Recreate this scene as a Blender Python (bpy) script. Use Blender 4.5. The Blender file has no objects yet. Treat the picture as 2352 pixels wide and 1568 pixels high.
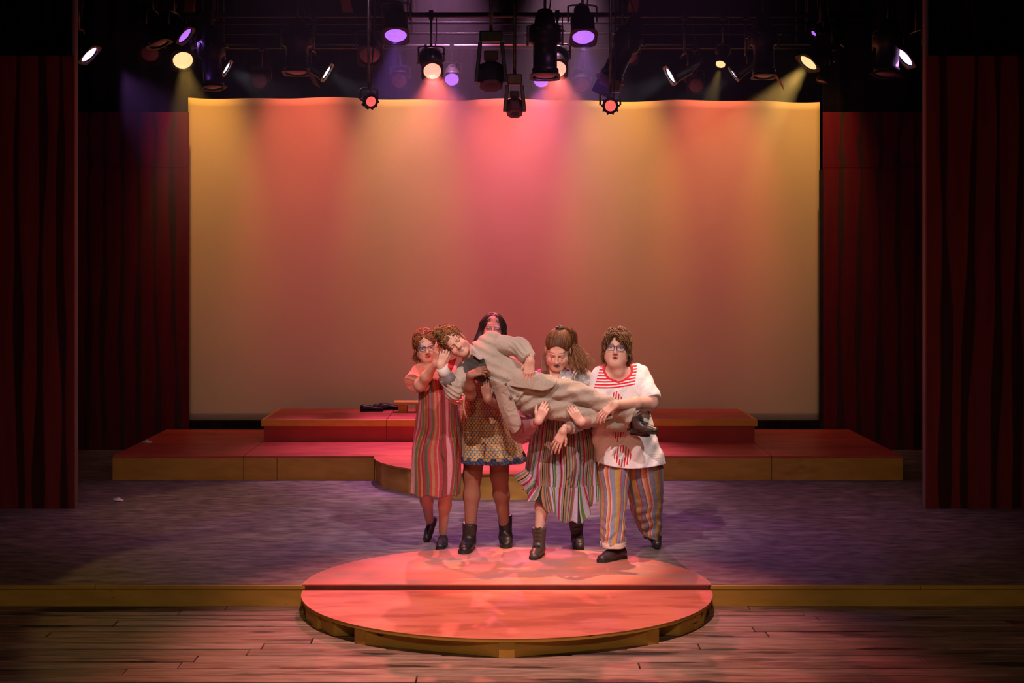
import bpy, bmesh, math, random
import numpy as np
from mathutils import Vector, Matrix

random.seed(7)
rng = np.random.default_rng(7)
SC = bpy.context.scene
COL = SC.collection
PI = math.pi

# ------------------------------------------------------------------ camera
F = 3600.0                      # focal length in pixels of the 2352 px wide frame
CX, CY, CH = 1166.0, 600.0, 2.02   # vanishing point in the frame, height of the lens above the stage
cam_data = bpy.data.cameras.new('camera')
cam = bpy.data.objects.new('camera', cam_data)
COL.objects.link(cam)
cam.location = (0, 0, CH)
cam.rotation_euler = (PI / 2, 0, 0)
cam_data.sensor_width = 36.0
cam_data.lens = 36.0 * F / 2352
cam_data.shift_x = (1176 - CX) / 2352
cam_data.shift_y = -(784 - CY) / 2352
cam_data.clip_end = 100
SC.camera = cam

# ------------------------------------------------------------------ view and world
SC.view_settings.view_transform = 'Standard'
SC.view_settings.look = 'None'
SC.view_settings.gamma = 1.0
SC.view_settings.use_curve_mapping = False
SC.view_settings.exposure = 0.0
SC.cycles.max_bounces = 5
SC.cycles.diffuse_bounces = 3
SC.cycles.glossy_bounces = 2
SC.cycles.volume_bounces = 0
SC.cycles.transparent_max_bounces = 8
SC.cycles.use_denoising = True
SC.cycles.sample_clamp_indirect = 4.0
SC.cycles.volume_step_rate = 2.5
w = bpy.data.worlds.new('house'); SC.world = w
w.use_nodes = True
w.node_tree.nodes['Background'].inputs[0].default_value = (0.55, 0.42, 0.40, 1)
w.node_tree.nodes['Background'].inputs[1].default_value = 0.006


def at(px, py, d):
    """World point seen at frame pixel (px, py) at distance d from the lens plane."""
    return Vector(((px - CX) * d / F, d, CH - (py - CY) * d / F))


def add_spot(name, loc, target, color, energy, angle, blend=0.4, radius=0.05):
    l = bpy.data.lights.new(name, 'SPOT')
    l.color = color; l.energy = energy; l.spot_size = math.radians(angle); l.spot_blend = blend
    l.shadow_soft_size = radius
    o = bpy.data.objects.new(name, l); COL.objects.link(o)
    o.location = loc
    d = Vector(target) - Vector(loc)
    o.rotation_euler = d.to_track_quat('-Z', 'Y').to_euler()
    return o


# ------------------------------------------------------------------ lamps out of the picture
# front-of-house spots over the audience
add_spot('front_spot', (-2.6, 3.2, 7.6), (0.05, 10.6, 0.95), (1.0, 0.68, 0.64), 2700, 15.5, 0.8, 0.05)
add_spot('front_spot', (3.0, 3.2, 7.6), (0.15, 10.6, 0.98), (1.0, 0.86, 0.84), 1800, 15.5, 0.8, 0.05)
add_spot('front_spot', (0.0, 7.0, 7.4), (0.0, 8.9, -0.1), (1.0, 0.50, 0.40), 3100, 31, 0.9, 0.06)
add_spot('front_fill', (0.0, -1.0, 5.5), (0.0, 10.4, 0.0), (1.0, 0.68, 0.40), 720, 46, 1.0, 0.4)  # added warm fill, brightens riser and platform fronts; no lamp known there
# washes hung over the front of the stage
add_spot('wash_spot', (-3.0, 9.2, 5.6), (-3.6, 14.5, 0.2), (1.0, 0.30, 0.50), 26, 60, 1.0, 0.1)
add_spot('wash_spot', (3.0, 9.2, 5.6), (3.6, 14.5, 0.2), (1.0, 0.30, 0.40), 26, 60, 1.0, 0.1)
add_spot('wash_spot', (-0.7, 15.95, 5.9), (-0.45, 15.1, 0.2), (1.0, 0.36, 0.78), 1900, 44, 1.0, 0.1)
add_spot('wash_spot', (0.7, 15.95, 5.9), (0.25, 14.4, 0.2), (1.0, 0.46, 0.70), 1800, 36, 1.0, 0.1)
add_spot('wash_spot', (-1.6, 11.6, 6.2), (-1.1, 12.7, 0.0), (1.0, 0.42, 0.78), 300, 60, 1.0, 0.08)
add_spot('wash_spot', (1.6, 11.6, 6.2), (0.8, 12.4, 0.0), (0.94, 0.36, 0.86), 280, 60, 1.0, 0.08)
# back light on the people, from above the rig
add_spot('back_spot', (-1.3, 12.3, 5.7), (-0.45, 10.85, 1.4), (1.0, 0.10, 0.10), 1700, 15, 0.6, 0.05)
add_spot('back_spot', (1.9, 12.3, 5.7), (0.62, 10.8, 1.3), (1.0, 0.56, 0.30), 1700, 16, 0.6, 0.05)
add_spot('back_spot', (0.1, 12.3, 5.7), (-0.08, 10.95, 1.45), (1.0, 0.16, 0.42), 800, 12, 0.6, 0.05)
# cloth washes above the screen, amber and red by turns
for px, c, e in ((462, (1.0, .40, .045), 330), (695, (1.0, .15, .07), 390), (930, (1.0, .41, .05), 350), (1180, (1.0, .14, .08), 400),
                 (1425, (1.0, .42, .06), 380), (1645, (1.0, .17, .07), 410), (1852, (1.0, .42, .06), 340)):
    x = (px - CX) * 17.0 / F
    add_spot('cloth_wash', (x, 15.95, 5.5), (x, 17.0, 3.1), c, e, 33, 1.0, 0.08)
for px, c, e in ((520, (1.0, .36, .12), 115), (820, (1.0, .25, .12), 130), (1166, (1.0, .13, .12), 300), (1500, (1.0, .25, .13), 130), (1800, (1.0, .36, .15), 115)):
    x = (px - CX) * 17.0 / F
    add_spot('cloth_wash', (x, 15.95, 5.6), (x, 17.0, 1.7), c, e, 46, 1.0, 0.1)


# ------------------------------------------------------------------ helpers
def tag(o, label=None, cat=None, group=None, kind=None):
    if label: o['label'] = label
    if cat: o['category'] = cat
    if group: o['group'] = group
    if kind: o['kind'] = kind
    return o


def empty(name, loc=(0, 0, 0), label=None, cat=None, group=None, kind=None):
    o = bpy.data.objects.new(name, None); COL.objects.link(o)
    o.location = loc
    o.empty_display_size = 0.05
    return tag(o, label, cat, group, kind)


def root_of(o):
    p = Vector((0, 0, 0))
    while o is not None:
        p += o.location
        o = o.parent
    return p


def link_mesh(name, me, m, parent=None, smooth=False):
    o = bpy.data.objects.new(name, me); COL.objects.link(o)
    if m is not None and not me.materials: me.materials.append(m)
    if smooth: me.shade_smooth()
    if parent is not None:
        o.parent = parent
        o.location = -root_of(parent) if not isinstance(parent, tuple) else (0, 0, 0)
    return o


class MB:
    """Collects shapes in world coordinates and links them as one mesh object."""
    def __init__(s): s.v = []; s.f = []; s.sm = []

    def add(s, vs, fs, smooth=False):
        b = len(s.v); s.v.extend([tuple(v) for v in vs])
        for f in fs: s.f.append([b + i for i in f]); s.sm.append(smooth)
        return s

    def box(s, lo, hi, M=None):
        x0, y0, z0 = lo; x1, y1, z1 = hi
        vs = [Vector(p) for p in ((x0, y0, z0), (x1, y0, z0), (x1, y1, z0), (x0, y1, z0), (x0, y0, z1), (x1, y0, z1), (x1, y1, z1), (x0, y1, z1))]
        if M is not None: vs = [M @ v for v in vs]
        return s.add(vs, [(3, 2, 1, 0), (4, 5, 6, 7), (0, 1, 5, 4), (1, 2, 6, 5), (2, 3, 7, 6), (3, 0, 4, 7)])

    def prism(s, pts, z0, z1):
        n = len(pts)
        vs = [(p[0], p[1], z0) for p in pts] + [(p[0], p[1], z1) for p in pts]
        fs = [tuple(range(n - 1, -1, -1)), tuple(range(n, 2 * n))]
        fs += [(i, (i + 1) % n, n + (i + 1) % n, n + i) for i in range(n)]
        return s.add(vs, fs)

    def lathe(s, prof, M, n=20, caps=True, smooth=True):
        """prof: list of (radius, z) along local z."""
        vs = []; fs = []
        for r, z in prof:
            for k in range(n):
                a = 2 * PI * k / n
                vs.append(M @ Vector((r * math.cos(a), r * math.sin(a), z)))
        for i in range(len(prof) - 1):
            for k in range(n):
                fs.append((i * n + k, i * n + (k + 1) % n, (i + 1) * n + (k + 1) % n, (i + 1) * n + k))
        s.add(vs, fs, smooth)
        if caps:
            b = len(s.v) - len(vs)
            s.f.append([b + k for k in range(n - 1, -1, -1)]); s.sm.append(False)
            s.f.append([b + (len(prof) - 1) * n + k for k in range(n)]); s.sm.append(False)
        return s

    def tube(s, pts, r, n=8, smooth=True):
        pts = [Vector(p) for p in pts]
        rs = r if isinstance(r, (list, tuple)) else [r] * len(pts)
        vs = []; fs = []
        up = Vector((0, 0, 1))
        prev = None
        for i, p in enumerate(pts):
            t = (pts[min(i + 1, len(pts) - 1)] - pts[max(i - 1, 0)])
            t = t.normalized() if t.length > 1e-9 else Vector((0, 0, 1))
            a = prev if prev is not None else (up if abs(t.dot(up)) < .9 else Vector((1, 0, 0)))
            u = (a - t * a.dot(t))
            if u.length < 1e-6: u = t.orthogonal()
            u.normalize(); prev = u
            v = t.cross(u)
            for k in range(n):
                an = 2 * PI * k / n
                vs.append(p + rs[i] * (u * math.cos(an) + v * math.sin(an)))
        for i in range(len(pts) - 1):
            for k in range(n):
                fs.append((i * n + k, i * n + (k + 1) % n, (i + 1) * n + (k + 1) % n, (i + 1) * n + k))
        fs.append(tuple(range(n - 1, -1, -1))); fs.append(tuple((len(pts) - 1) * n + k for k in range(n)))
        return s.add(vs, fs, smooth)

    def mesh(s, name):
        me = bpy.data.meshes.new(name)
        me.from_pydata(s.v, [], s.f)
        me.polygons.foreach_set('use_smooth', s.sm)
        me.update()
        return me

    def build(s, name, m, parent=None):
        return link_mesh(name, s.mesh(name), m, parent)


def bevel(o, width=0.006, seg=2):
    md = o.modifiers.new('bevel', 'BEVEL'); md.width = width; md.segments = seg; md.limit_method = 'ANGLE'
    return o


# ------------------------------------------------------------------ materials
def nodes_of(name):
    m = bpy.data.materials.new(name); m.use_nodes = True
    nt = m.node_tree
    return m, nt, nt.nodes['Principled BSDF']


def mat_paint(name, c1, c2, scale=6.0, stretch=(1, 1, 1), rough=0.6, bump=0.15, spec=0.4, detail=5.0, lo=0.35, hi=0.65, c3=None, scale3=1.3, lo3=0.55, hi3=0.7, metal=0.0, coords='Object'):
    """Two colours mixed by noise, an optional third colour in larger worn patches, and fine relief."""
    m, nt, p = nodes_of(name)
    N, L = nt.nodes, nt.links
    tc = N.new('ShaderNodeTexCoord'); mp = N.new('ShaderNodeMapping'); mp.inputs['Scale'].default_value = stretch
    L.new(tc.outputs[coords], mp.inputs[0])
    no = N.new('ShaderNodeTexNoise'); no.inputs['Scale'].default_value = scale; no.inputs['Detail'].default_value = detail
    L.new(mp.outputs[0], no.inputs['Vector'])
    r = N.new('ShaderNodeValToRGB'); r.color_ramp.elements[0].position = lo; r.color_ramp.elements[1].position = hi
    r.color_ramp.elements[0].color = (*c1, 1); r.color_ramp.elements[1].color = (*c2, 1)
    L.new(no.outputs[0], r.inputs[0])
    out = r.outputs[0]
    if c3 is not None:
        n3 = N.new('ShaderNodeTexNoise'); n3.inputs['Scale'].default_value = scale3; n3.inputs['Detail'].default_value = 6; n3.inputs['Roughness'].default_value = 0.6
        L.new(mp.outputs[0], n3.inputs['Vector'])
        mr = N.new('ShaderNodeMapRange'); mr.inputs[1].default_value = lo3; mr.inputs[2].default_value = hi3
        L.new(n3.outputs[0], mr.inputs[0])
        mx = N.new('ShaderNodeMix'); mx.data_type = 'RGBA'
        L.new(mr.outputs[0], mx.inputs[0]); L.new(out, mx.inputs[6]); mx.inputs[7].default_value = (*c3, 1)
        out = mx.outputs[2]
    L.new(out, p.inputs['Base Color'])
    p.inputs['Roughness'].default_value = rough; p.inputs['Specular IOR Level'].default_value = spec
    p.inputs['Metallic'].default_value = metal
    if bump:
        b = N.new('ShaderNodeBump'); b.inputs['Strength'].default_value = bump; b.inputs['Distance'].default_value = 0.01
        L.new(no.outputs[0], b.inputs['Height']); L.new(b.outputs[0], p.inputs['Normal'])
    return m


def mat_attr(name, rough=0.7, spec=0.3, attr='col', bump=0.0, bscale=200, sss=0.0, sheen=0.0):
    """Base colour from a colour attribute that carries the thing's own colour."""
    m, nt, p = nodes_of(name)
    N, L = nt.nodes, nt.links
    a = N.new('ShaderNodeAttribute'); a.attribute_name = attr
    L.new(a.outputs['Color'], p.inputs['Base Color'])
    p.inputs['Roughness'].default_value = rough; p.inputs['Specular IOR Level'].default_value = spec
    if sss:
        p.inputs['Subsurface Weight'].default_value = sss; p.inputs['Subsurface Radius'].default_value = (.012, .005, .003); p.inputs['Subsurface Scale'].default_value = 0.6
    if sheen: p.inputs['Sheen Weight'].default_value = sheen
    if bump:
        tc = N.new('ShaderNodeTexCoord'); no = N.new('ShaderNodeTexNoise'); no.inputs['Scale'].default_value = bscale
        L.new(tc.outputs['Object'], no.inputs['Vector'])
        b = N.new('ShaderNodeBump'); b.inputs['Strength'].default_value = bump; b.inputs['Distance'].default_value = 0.003
        L.new(no.outputs[0], b.inputs['Height']); L.new(b.outputs[0], p.inputs['Normal'])
    return m


def mat_emit(name, color, strength, edge=None):
    """A lit lens: emission, ribbed like lamp glass."""
    m, nt, p = nodes_of(name)
    p.inputs['Base Color'].default_value = (*[c * .5 for c in color], 1)
    p.inputs['Roughness'].default_value = 0.2
    p.inputs['Emission Color'].default_value = (*color, 1)
    N, L = nt.nodes, nt.links
    tc = N.new('ShaderNodeTexCoord'); no = N.new('ShaderNodeTexNoise'); no.inputs['Scale'].default_value = 45
    mr = N.new('ShaderNodeMapRange'); mr.inputs[3].default_value = strength * .75; mr.inputs[4].default_value = strength * 1.25
    L.new(tc.outputs['Object'], no.inputs[0]); L.new(no.outputs[0], mr.inputs[0]); L.new(mr.outputs[0], p.inputs['Emission Strength'])
    return m


M_black = mat_paint('black_paint', (.010, .010, .011), (.02, .02, .022), 12, rough=0.55, bump=0.05)
M_gloss = mat_paint('black_enamel', (.008, .008, .010), (.016, .016, .019), 18, rough=0.42, bump=0.03, spec=0.35)
M_steel = mat_paint('dull_steel', (.10, .095, .09), (.2, .19, .18), 20, rough=0.4, bump=0.03, metal=0.7)
M_drape = mat_paint('black_drape', (.010, .009, .018), (.022, .020, .036), 3, (6, 6, .4), rough=0.95, bump=0.2, spec=0.1)
M_wood = mat_paint('raw_timber', (.30, .13, .06), (.42, .20, .10), 9, (1, 1, .15), rough=0.7)
M_floor = mat_paint('grey_stage_paint', (.105, .085, .088), (.25, .20, .195), 6.5, (1, 2.2, 1), rough=0.68, bump=0.12, spec=0.25, c3=(.35, .29, .28), scale3=2.4, lo3=0.54, hi3=0.72)
M_yellow = mat_paint('yellow_fascia_paint', (.50, .28, .05), (.60, .35, .07), 5, (1, 1, 3), rough=0.55, bump=0.08, c3=(.20, .11, .03), scale3=2.0, lo3=0.6, hi3=0.8)
M_yellowd = mat_paint('worn_yellow_paint', (.42, .25, .045), (.52, .31, .06), 4, (1, 1, 4), rough=0.6, bump=0.2, c3=(.03, .02, .012), scale3=5, lo3=0.66, hi3=0.70)
M_red = mat_paint('red_deck_paint', (.50, .075, .065), (.60, .11, .085), 3.5, (1, 2.5, 1), rough=0.42, bump=0.06, c3=(.34, .055, .05), scale3=1.5, lo3=0.5, hi3=0.7)
M_maroon = mat_paint('dark_maroon_edge', (.09, .014, .014), (.13, .022, .02), 6, rough=0.7, bump=0.05)
M_redd = mat_paint('red_fascia_paint', (.40, .04, .05), (.48, .06, .06), 3, rough=0.55, bump=0.05)
M_disc = mat_paint('red_disc_paint', (.60, .15, .11), (.68, .20, .145), 2.6, (1, 3, 1), rough=0.55, bump=0.08, c3=(.48, .11, .08), scale3=1.6, lo3=0.50, hi3=0.60)
M_discw = mat_paint('worn_red_disc_paint', (.54, .16, .12), (.60, .22, .165), 3, (1, 2, 1), rough=0.5, bump=0.08, c3=(.40, .20, .18), scale3=2.2, lo3=0.45, hi3=0.6)
M_screen = mat_paint('screen_cloth', (.74, .72, .68), (.78, .76, .72), 1.2, (1, 1, 1), rough=0.95, bump=0.02, spec=0.05)
# ================================================================== the setting
STAGE_FRONT = 9.80            # distance of the stage edge
GZ = -0.131                   # level of the boards in front of the stage

# stage deck
b = MB().box((-6.2, STAGE_FRONT, -0.10), (6.2, 18.2, 0.0))
tag(b.build('stage_floor', M_floor), 'grey brush-painted stage floor', kind='structure')

# boards in front of the stage: sub-floor and single planks
mp_cols = [mat_paint(n_, c1, c2, 7, (.6, 3.5, 1), rough=0.55, bump=0.25, c3=c3, scale3=s3, lo3=l3, hi3=l3 + .05, coords='Generated' if False else 'Object') for n_, c1, c2, c3, s3, l3 in (
    ('plank_paint', (.15, .085, .065), (.30, .19, .15), (.045, .03, .025), 1.6, .57),
    ('plank_paint_dark', (.11, .07, .055), (.22, .14, .11), (.035, .022, .018), 1.3, .54),
    ('plank_paint_grey', (.18, .12, .10), (.33, .23, .19), (.07, .045, .035), 1.1, .60))]
fl = MB().box((-5.2, 5.6, GZ - 0.16), (5.2, STAGE_FRONT + 0.3, GZ - 0.028)).build('floor', M_black)
tag(fl, 'worn wooden floor boards in front of the stage', kind='structure')
y = STAGE_FRONT - 0.004
row = 0
PW = 0.138
while y > 6.2:
    cuts = [-5.1, -1.75 + .32 * ((row * 7) % 5) - .9 * (row % 2), 1.5 + .37 * ((row * 3) % 5) - .8 * (row % 3 == 1), 5.1]
    for a, c in zip(cuts[:-1], cuts[1:]):
        dz = random.uniform(-.003, .003)
        bm_ = MB().box((a + .003, y - PW + .012, GZ - .028), (c - .003, y, GZ + dz))
        o = bm_.build('plank', mp_cols[random.choice((0, 0, 1, 2))], fl)
        bevel(o, .003, 1)
    y -= PW; row += 1

# yellow riser along the stage edge, either side of the round platform
for k, (xa, xb) in enumerate(((-5.2, -1.262), (1.262, 5.2))):
    t = MB().box((xa, STAGE_FRONT - .018, GZ), (xb, STAGE_FRONT - .001, -.028)).build('trim_%d' % (k + 1), M_yellowd)
    tag(t, 'chipped yellow riser board along the stage edge, %s of the round platform' % ('left' if k == 0 else 'right'), kind='structure')
    n = 3
    for i in range(n):
        a = xa + (xb - xa) * i / n; c = xa + (xb - xa) * (i + 1) / n
        bevel(MB().box((a + .002, STAGE_FRONT - .022, -.026), (c - .002, STAGE_FRONT - .001, -.001)).build('nosing_strip', M_yellowd, t), .003, 1)

# black house behind, above and beside the stage
tag(MB().box((-6.2, 18.2, -.1), (6.2, 18.35, 6.6)).build('wall_back', M_black), kind='structure')
tag(MB().box((-6.35, 9.0, -.1), (-6.2, 18.35, 6.6)).build('wall_left', M_black), kind='structure')
tag(MB().box((6.2, 9.0, -.1), (6.35, 18.35, 6.6)).build('wall_right', M_black), kind='structure')
tag(MB().box((-6.35, 9.0, 6.6), (6.35, 18.35, 6.75)).build('ceiling', M_black), kind='structure')
# rafters that show between the lamps
for k, (px, py, d, dx, L) in enumerate(((436, 8, 15.2, .02, .55), (795, 10, 15.8, -.05, .5), (1456, 8, 15.6, .04, .5))):
    p = at(px, py, d)
    M = Matrix.Translation(p) @ Matrix.Rotation(dx * 4, 4, 'Y')
    o = MB().box((-.05, -.02, -.12), (.05, .02, 2.15), M).build('trim_%d' % (k + 3), M_wood)
    bevel(o, .004, 1); tag(o, kind='structure')


def folded_cloth(name, x0, x1, y, z0, z1, folds, depth, m, parent=None, nx=160, nz=6):
    vs = []; fs = []
    for j in range(nz + 1):
        z = z0 + (z1 - z0) * j / nz
        for i in range(nx + 1):
            u = i / nx
            vs.append((x0 + (x1 - x0) * u, y + depth * math.sin(u * folds * 2 * PI + .3 * math.sin(j)) * (1 - .3 * j / nz) + .01 * math.sin(u * 31), z))
    for j in range(nz):
        for i in range(nx):
            a = j * (nx + 1) + i
            fs.append((a, a + 1, a + nx + 2, a + nx + 1))
    mb = MB().add(vs, fs, True)
    o = mb.build(name, m, parent)
    md = o.modifiers.new('thickness', 'SOLIDIFY'); md.thickness = .006
    return o


tag(folded_cloth('black_curtain', -6.1, 6.1, 17.8, 0.0, 6.5, 40, .05, M_drape, nx=400), 'black curtain hanging behind the bright screen and the lamps', 'curtain')
for s, n in ((-1, 'left'), (1, 'right')):
    tag(folded_cloth('black_border', s * 6.1 if s < 0 else 3.50, -3.57 if s < 0 else 6.1, 13.02, 3.66, 6.5, 12, .03, M_drape),
        'black cloth border above the %s front flat' % n, 'curtain')
    tag(folded_cloth('black_masking', -5.9 if s < 0 else 3.44, -3.46 if s < 0 else 5.9, 17.10, 3.4, 6.4, 10, .03, M_drape),
        'black masking cloth above the %s rear flat, beside the screen' % n, 'curtain')


# ------------------------------------------------------------------ painted flats
def painted_flat(name, x0, x1, y, z0, z1, stripes, base, dark, m, parent, nx=300, nz=60, thick=.03, seed=1, warm=None):
    """A plywood flat with curtain folds painted on it: stripes = (x at top, x at bottom, half width)."""
    r = np.random.default_rng(seed)
    X = np.linspace(x0, x1, nx + 1); Z = np.linspace(z0, z1, nz + 1)
    gx, gz = np.meshgrid(X, Z)
    t = (gz - z0) / (z1 - z0)
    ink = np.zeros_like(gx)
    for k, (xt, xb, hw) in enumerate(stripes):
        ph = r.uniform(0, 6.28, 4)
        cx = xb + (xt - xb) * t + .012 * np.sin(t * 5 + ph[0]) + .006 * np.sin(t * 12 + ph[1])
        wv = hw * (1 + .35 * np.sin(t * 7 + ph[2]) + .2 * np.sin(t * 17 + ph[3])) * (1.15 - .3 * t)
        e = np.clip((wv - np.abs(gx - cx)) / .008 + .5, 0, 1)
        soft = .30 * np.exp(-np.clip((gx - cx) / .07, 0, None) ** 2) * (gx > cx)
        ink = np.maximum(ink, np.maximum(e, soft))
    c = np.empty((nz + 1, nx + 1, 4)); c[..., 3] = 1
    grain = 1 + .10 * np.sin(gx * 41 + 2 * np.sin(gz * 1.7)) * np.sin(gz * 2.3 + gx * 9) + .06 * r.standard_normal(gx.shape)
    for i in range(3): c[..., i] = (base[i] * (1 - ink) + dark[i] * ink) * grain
    vs = [(x, y, z) for z in Z for x in X]
    fs = [(j * (nx + 1) + i, j * (nx + 1) + i + 1, (j + 1) * (nx + 1) + i + 1, (j + 1) * (nx + 1) + i) for j in range(nz) for i in range(nx)]
    me = bpy.data.meshes.new(name); me.from_pydata(vs, [], fs)
    a = me.color_attributes.new('col', 'FLOAT_COLOR', 'POINT')
    a.data.foreach_set('color', np.clip(c, 0, 1).astype(np.float32).ravel())
    o = link_mesh(name, me, m, parent)
    md = o.modifiers.new('thickness', 'SOLIDIFY'); md.thickness = thick; md.offset = -1
    return o


M_flat = mat_attr('painted_flat_canvas', rough=0.8, spec=0.15)
M_edge = mat_paint('flat_edge_timber', (.18, .14, .12), (.26, .2, .17), 6, (2, 2, .3), rough=0.7)
RB = (.20, .026, .028); RD = (.045, .012, .012)
RB2 = (.145, .012, .030); RD2 = (.055, .030, .034)
dF = 12.80


def pxs(px, d): return (px - CX) * d / F


# front flats left and right
for s, lab, inner, outer, tops in (
        (-1, 'left', 178, -330, ((40, 45, 8), (95, 92, 9), (139, 146, 8), (-30, -28, 9), (-85, -85, 8), (-140, -140, 8), (-200, -195, 9), (-260, -260, 8))),
        (1, 'right', 2128, 2660, ((2168, 2172, 11), (2240, 2215, 9), (2294, 2285, 8), (2345, 2336, 9), (2395, 2390, 8), (2450, 2450, 9), (2510, 2510, 8), (2570, 2570, 9)))):
    x0, x1 = sorted((pxs(inner - 8 * (s < 0), dF), pxs(outer, dF)))
    fr = empty('front_flat', ((x0 + x1) / 2, dF, 0), 'tall red flat painted with dark curtain folds, standing at the %s front of the stage' % lab, 'scenery flat')
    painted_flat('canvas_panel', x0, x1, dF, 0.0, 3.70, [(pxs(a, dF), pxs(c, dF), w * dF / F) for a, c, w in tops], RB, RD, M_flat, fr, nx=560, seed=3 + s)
    xi = x1 if s < 0 else x0
    bevel(MB().box((xi - (.022 if s < 0 else 0), dF + .031, 0), (xi + (0 if s < 0 else .022), dF + .13, 4.36)).build('edge_board', M_edge, fr), .003, 1)
    for z in (.05, 1.85, 3.6):
        MB().box((x0 + .03, dF + .031, z), (x1 - .03, dF + .09, z + .07)).build('back_rail', M_edge, fr)

# rear flats either side of the screen
dR = 16.80
for s, lab, inner, outer, tops in (
        (-1, 'left', 433, 60, ((206, 198, 6), (240, 238, 6), (281, 280, 5), (317, 320, 6), (355, 362, 5), (395, 408, 6), (160, 158, 6), (110, 112, 6))),
        (1, 'right', 1891, 2250, ((1934, 1926, 6), (1978, 1970, 6), (2022, 2016, 6), (2066, 2064, 6), (2104, 2106, 5), (2150, 2150, 6), (2200, 2200, 6)))):
    x0, x1 = sorted((pxs(inner, dR), pxs(outer, dR)))
    fr = empty('rear_flat', ((x0 + x1) / 2, dR, 0), 'dark red flat painted with curtain folds, standing %s of the bright screen' % lab, 'scenery flat')
    st = [(pxs(a, dR), pxs(c, dR), w * dR / F) for a, c, w in tops]
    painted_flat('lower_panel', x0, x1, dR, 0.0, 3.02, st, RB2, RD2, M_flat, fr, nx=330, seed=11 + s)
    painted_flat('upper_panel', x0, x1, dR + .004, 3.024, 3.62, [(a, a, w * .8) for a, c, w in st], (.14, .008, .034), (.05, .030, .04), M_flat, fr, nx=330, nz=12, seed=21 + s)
    for z in (.05, 1.5, 2.95, 3.5):
        MB().box((x0 + .03, dR + .034, z), (x1 - .03, dR + .08, z + .07)).build('back_rail', M_edge, fr)
    if s > 0:
        MB().box((pxs(1883, dR), dR + .004, 0.0), (x0 - .001, dR + .05, 3.0)).build('edge_board', M_black, fr)

# ------------------------------------------------------------------ the bright screen
dS = 17.0
sx0, sx1 = pxs(432, dS), pxs(1883, dS)
sz0 = CH - (965 - CY) * dS / F
scr = empty('projection_screen', (0, dS, 0), 'large pale screen cloth washed orange and pink at the back of the stage', 'screen')
nx, nz = 120, 40
vs = []; fs = []
for j in range(nz + 1):
    for i in range(nx + 1):
        u = i / nx; v = j / nz
        topz = CH + (CY - (224 + 10 * u + 2.2 * math.sin(u * 21) + 1.4 * math.sin(u * 47) - (1.5 if u > .9 else 0))) * dS / F
        vs.append((sx0 + (sx1 - sx0) * u, dS + .004 * math.sin(u * 9) * math.sin(v * 5), sz0 + (topz - sz0) * v))
for j in range(nz):
    for i in range(nx):
        a = j * (nx + 1) + i; fs.append((a, a + 1, a + nx + 2, a + nx + 1))
o = MB().add(vs, fs, True).build('cloth', M_screen, scr)
o.modifiers.new('thickness', 'SOLIDIFY').thickness = .004
MB().tube([(sx0, dS + .03, sz0 + 3.46), (sx1, dS + .03, sz0 + 3.41)], .022).build('top_batten', M_black, scr)
MB().box((sx0, dS - .004, .0), (sx1, dS + .03, sz0 - .002)).build('bottom_valance', M_drape, scr)


# ------------------------------------------------------------------ platforms at the back
d1, d2, d3 = 14.48, 15.61, 16.74
PZ, UZ = .225, .446


def deck_unit(x0, x1, y0, y1, z0, z1, label, cat, group, lip=None, top=M_red, face=M_yellow, lipmat=M_yellow, cracks=()):
    r = empty('platform_unit', ((x0 + x1) / 2, (y0 + y1) / 2, z0), label, cat, group)
    g = .0025
    t = .02
    if lip:
        bevel(MB().box((x0 + g, y0 - .004, z1 - t), (x1 - g, y1, z1)).build('deck_board', top, r), .003, 1)
        bevel(MB().box((x0 + g - (.025 if lip[1] else 0), y0 - .03, z1 - lip[0]), (x1 - g + (.025 if lip[2] else 0), y0 - .0045, z1 + .001)).build('front_lip', lipmat, r), .004, 1)
        if lip[1]: bevel(MB().box((x0 - .025, y0 - .003, z1 - lip[0]), (x0 + g - .001, y1, z1 + .001)).build('side_lip', lipmat, r), .004, 1)
        if lip[2]: bevel(MB().box((x1 - g + .001, y0 - .003, z1 - lip[0]), (x1 + .025, y1, z1 + .001)).build('side_lip', lipmat, r), .004, 1)
    else:
        bevel(MB().box((x0 + g, y0, z1 - t), (x1 - g, y1, z1)).build('deck_board', top, r), .003, 1)
    xs = [x0] + list(cracks) + [x1]
    for a, c in zip(xs[:-1], xs[1:]):
        MB().box((a + g, y0 + .002, z0), (c - g, y0 + .02, z1 - t - .0008)).build('front_fascia', face, r)
    for xx in (x0 + g, x1 - g - .02):
        MB().box((xx, y0 + .021, z0), (xx + .02, y1 - .002, z1 - t - .0008)).build('side_fascia', face, r)
    return r


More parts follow.
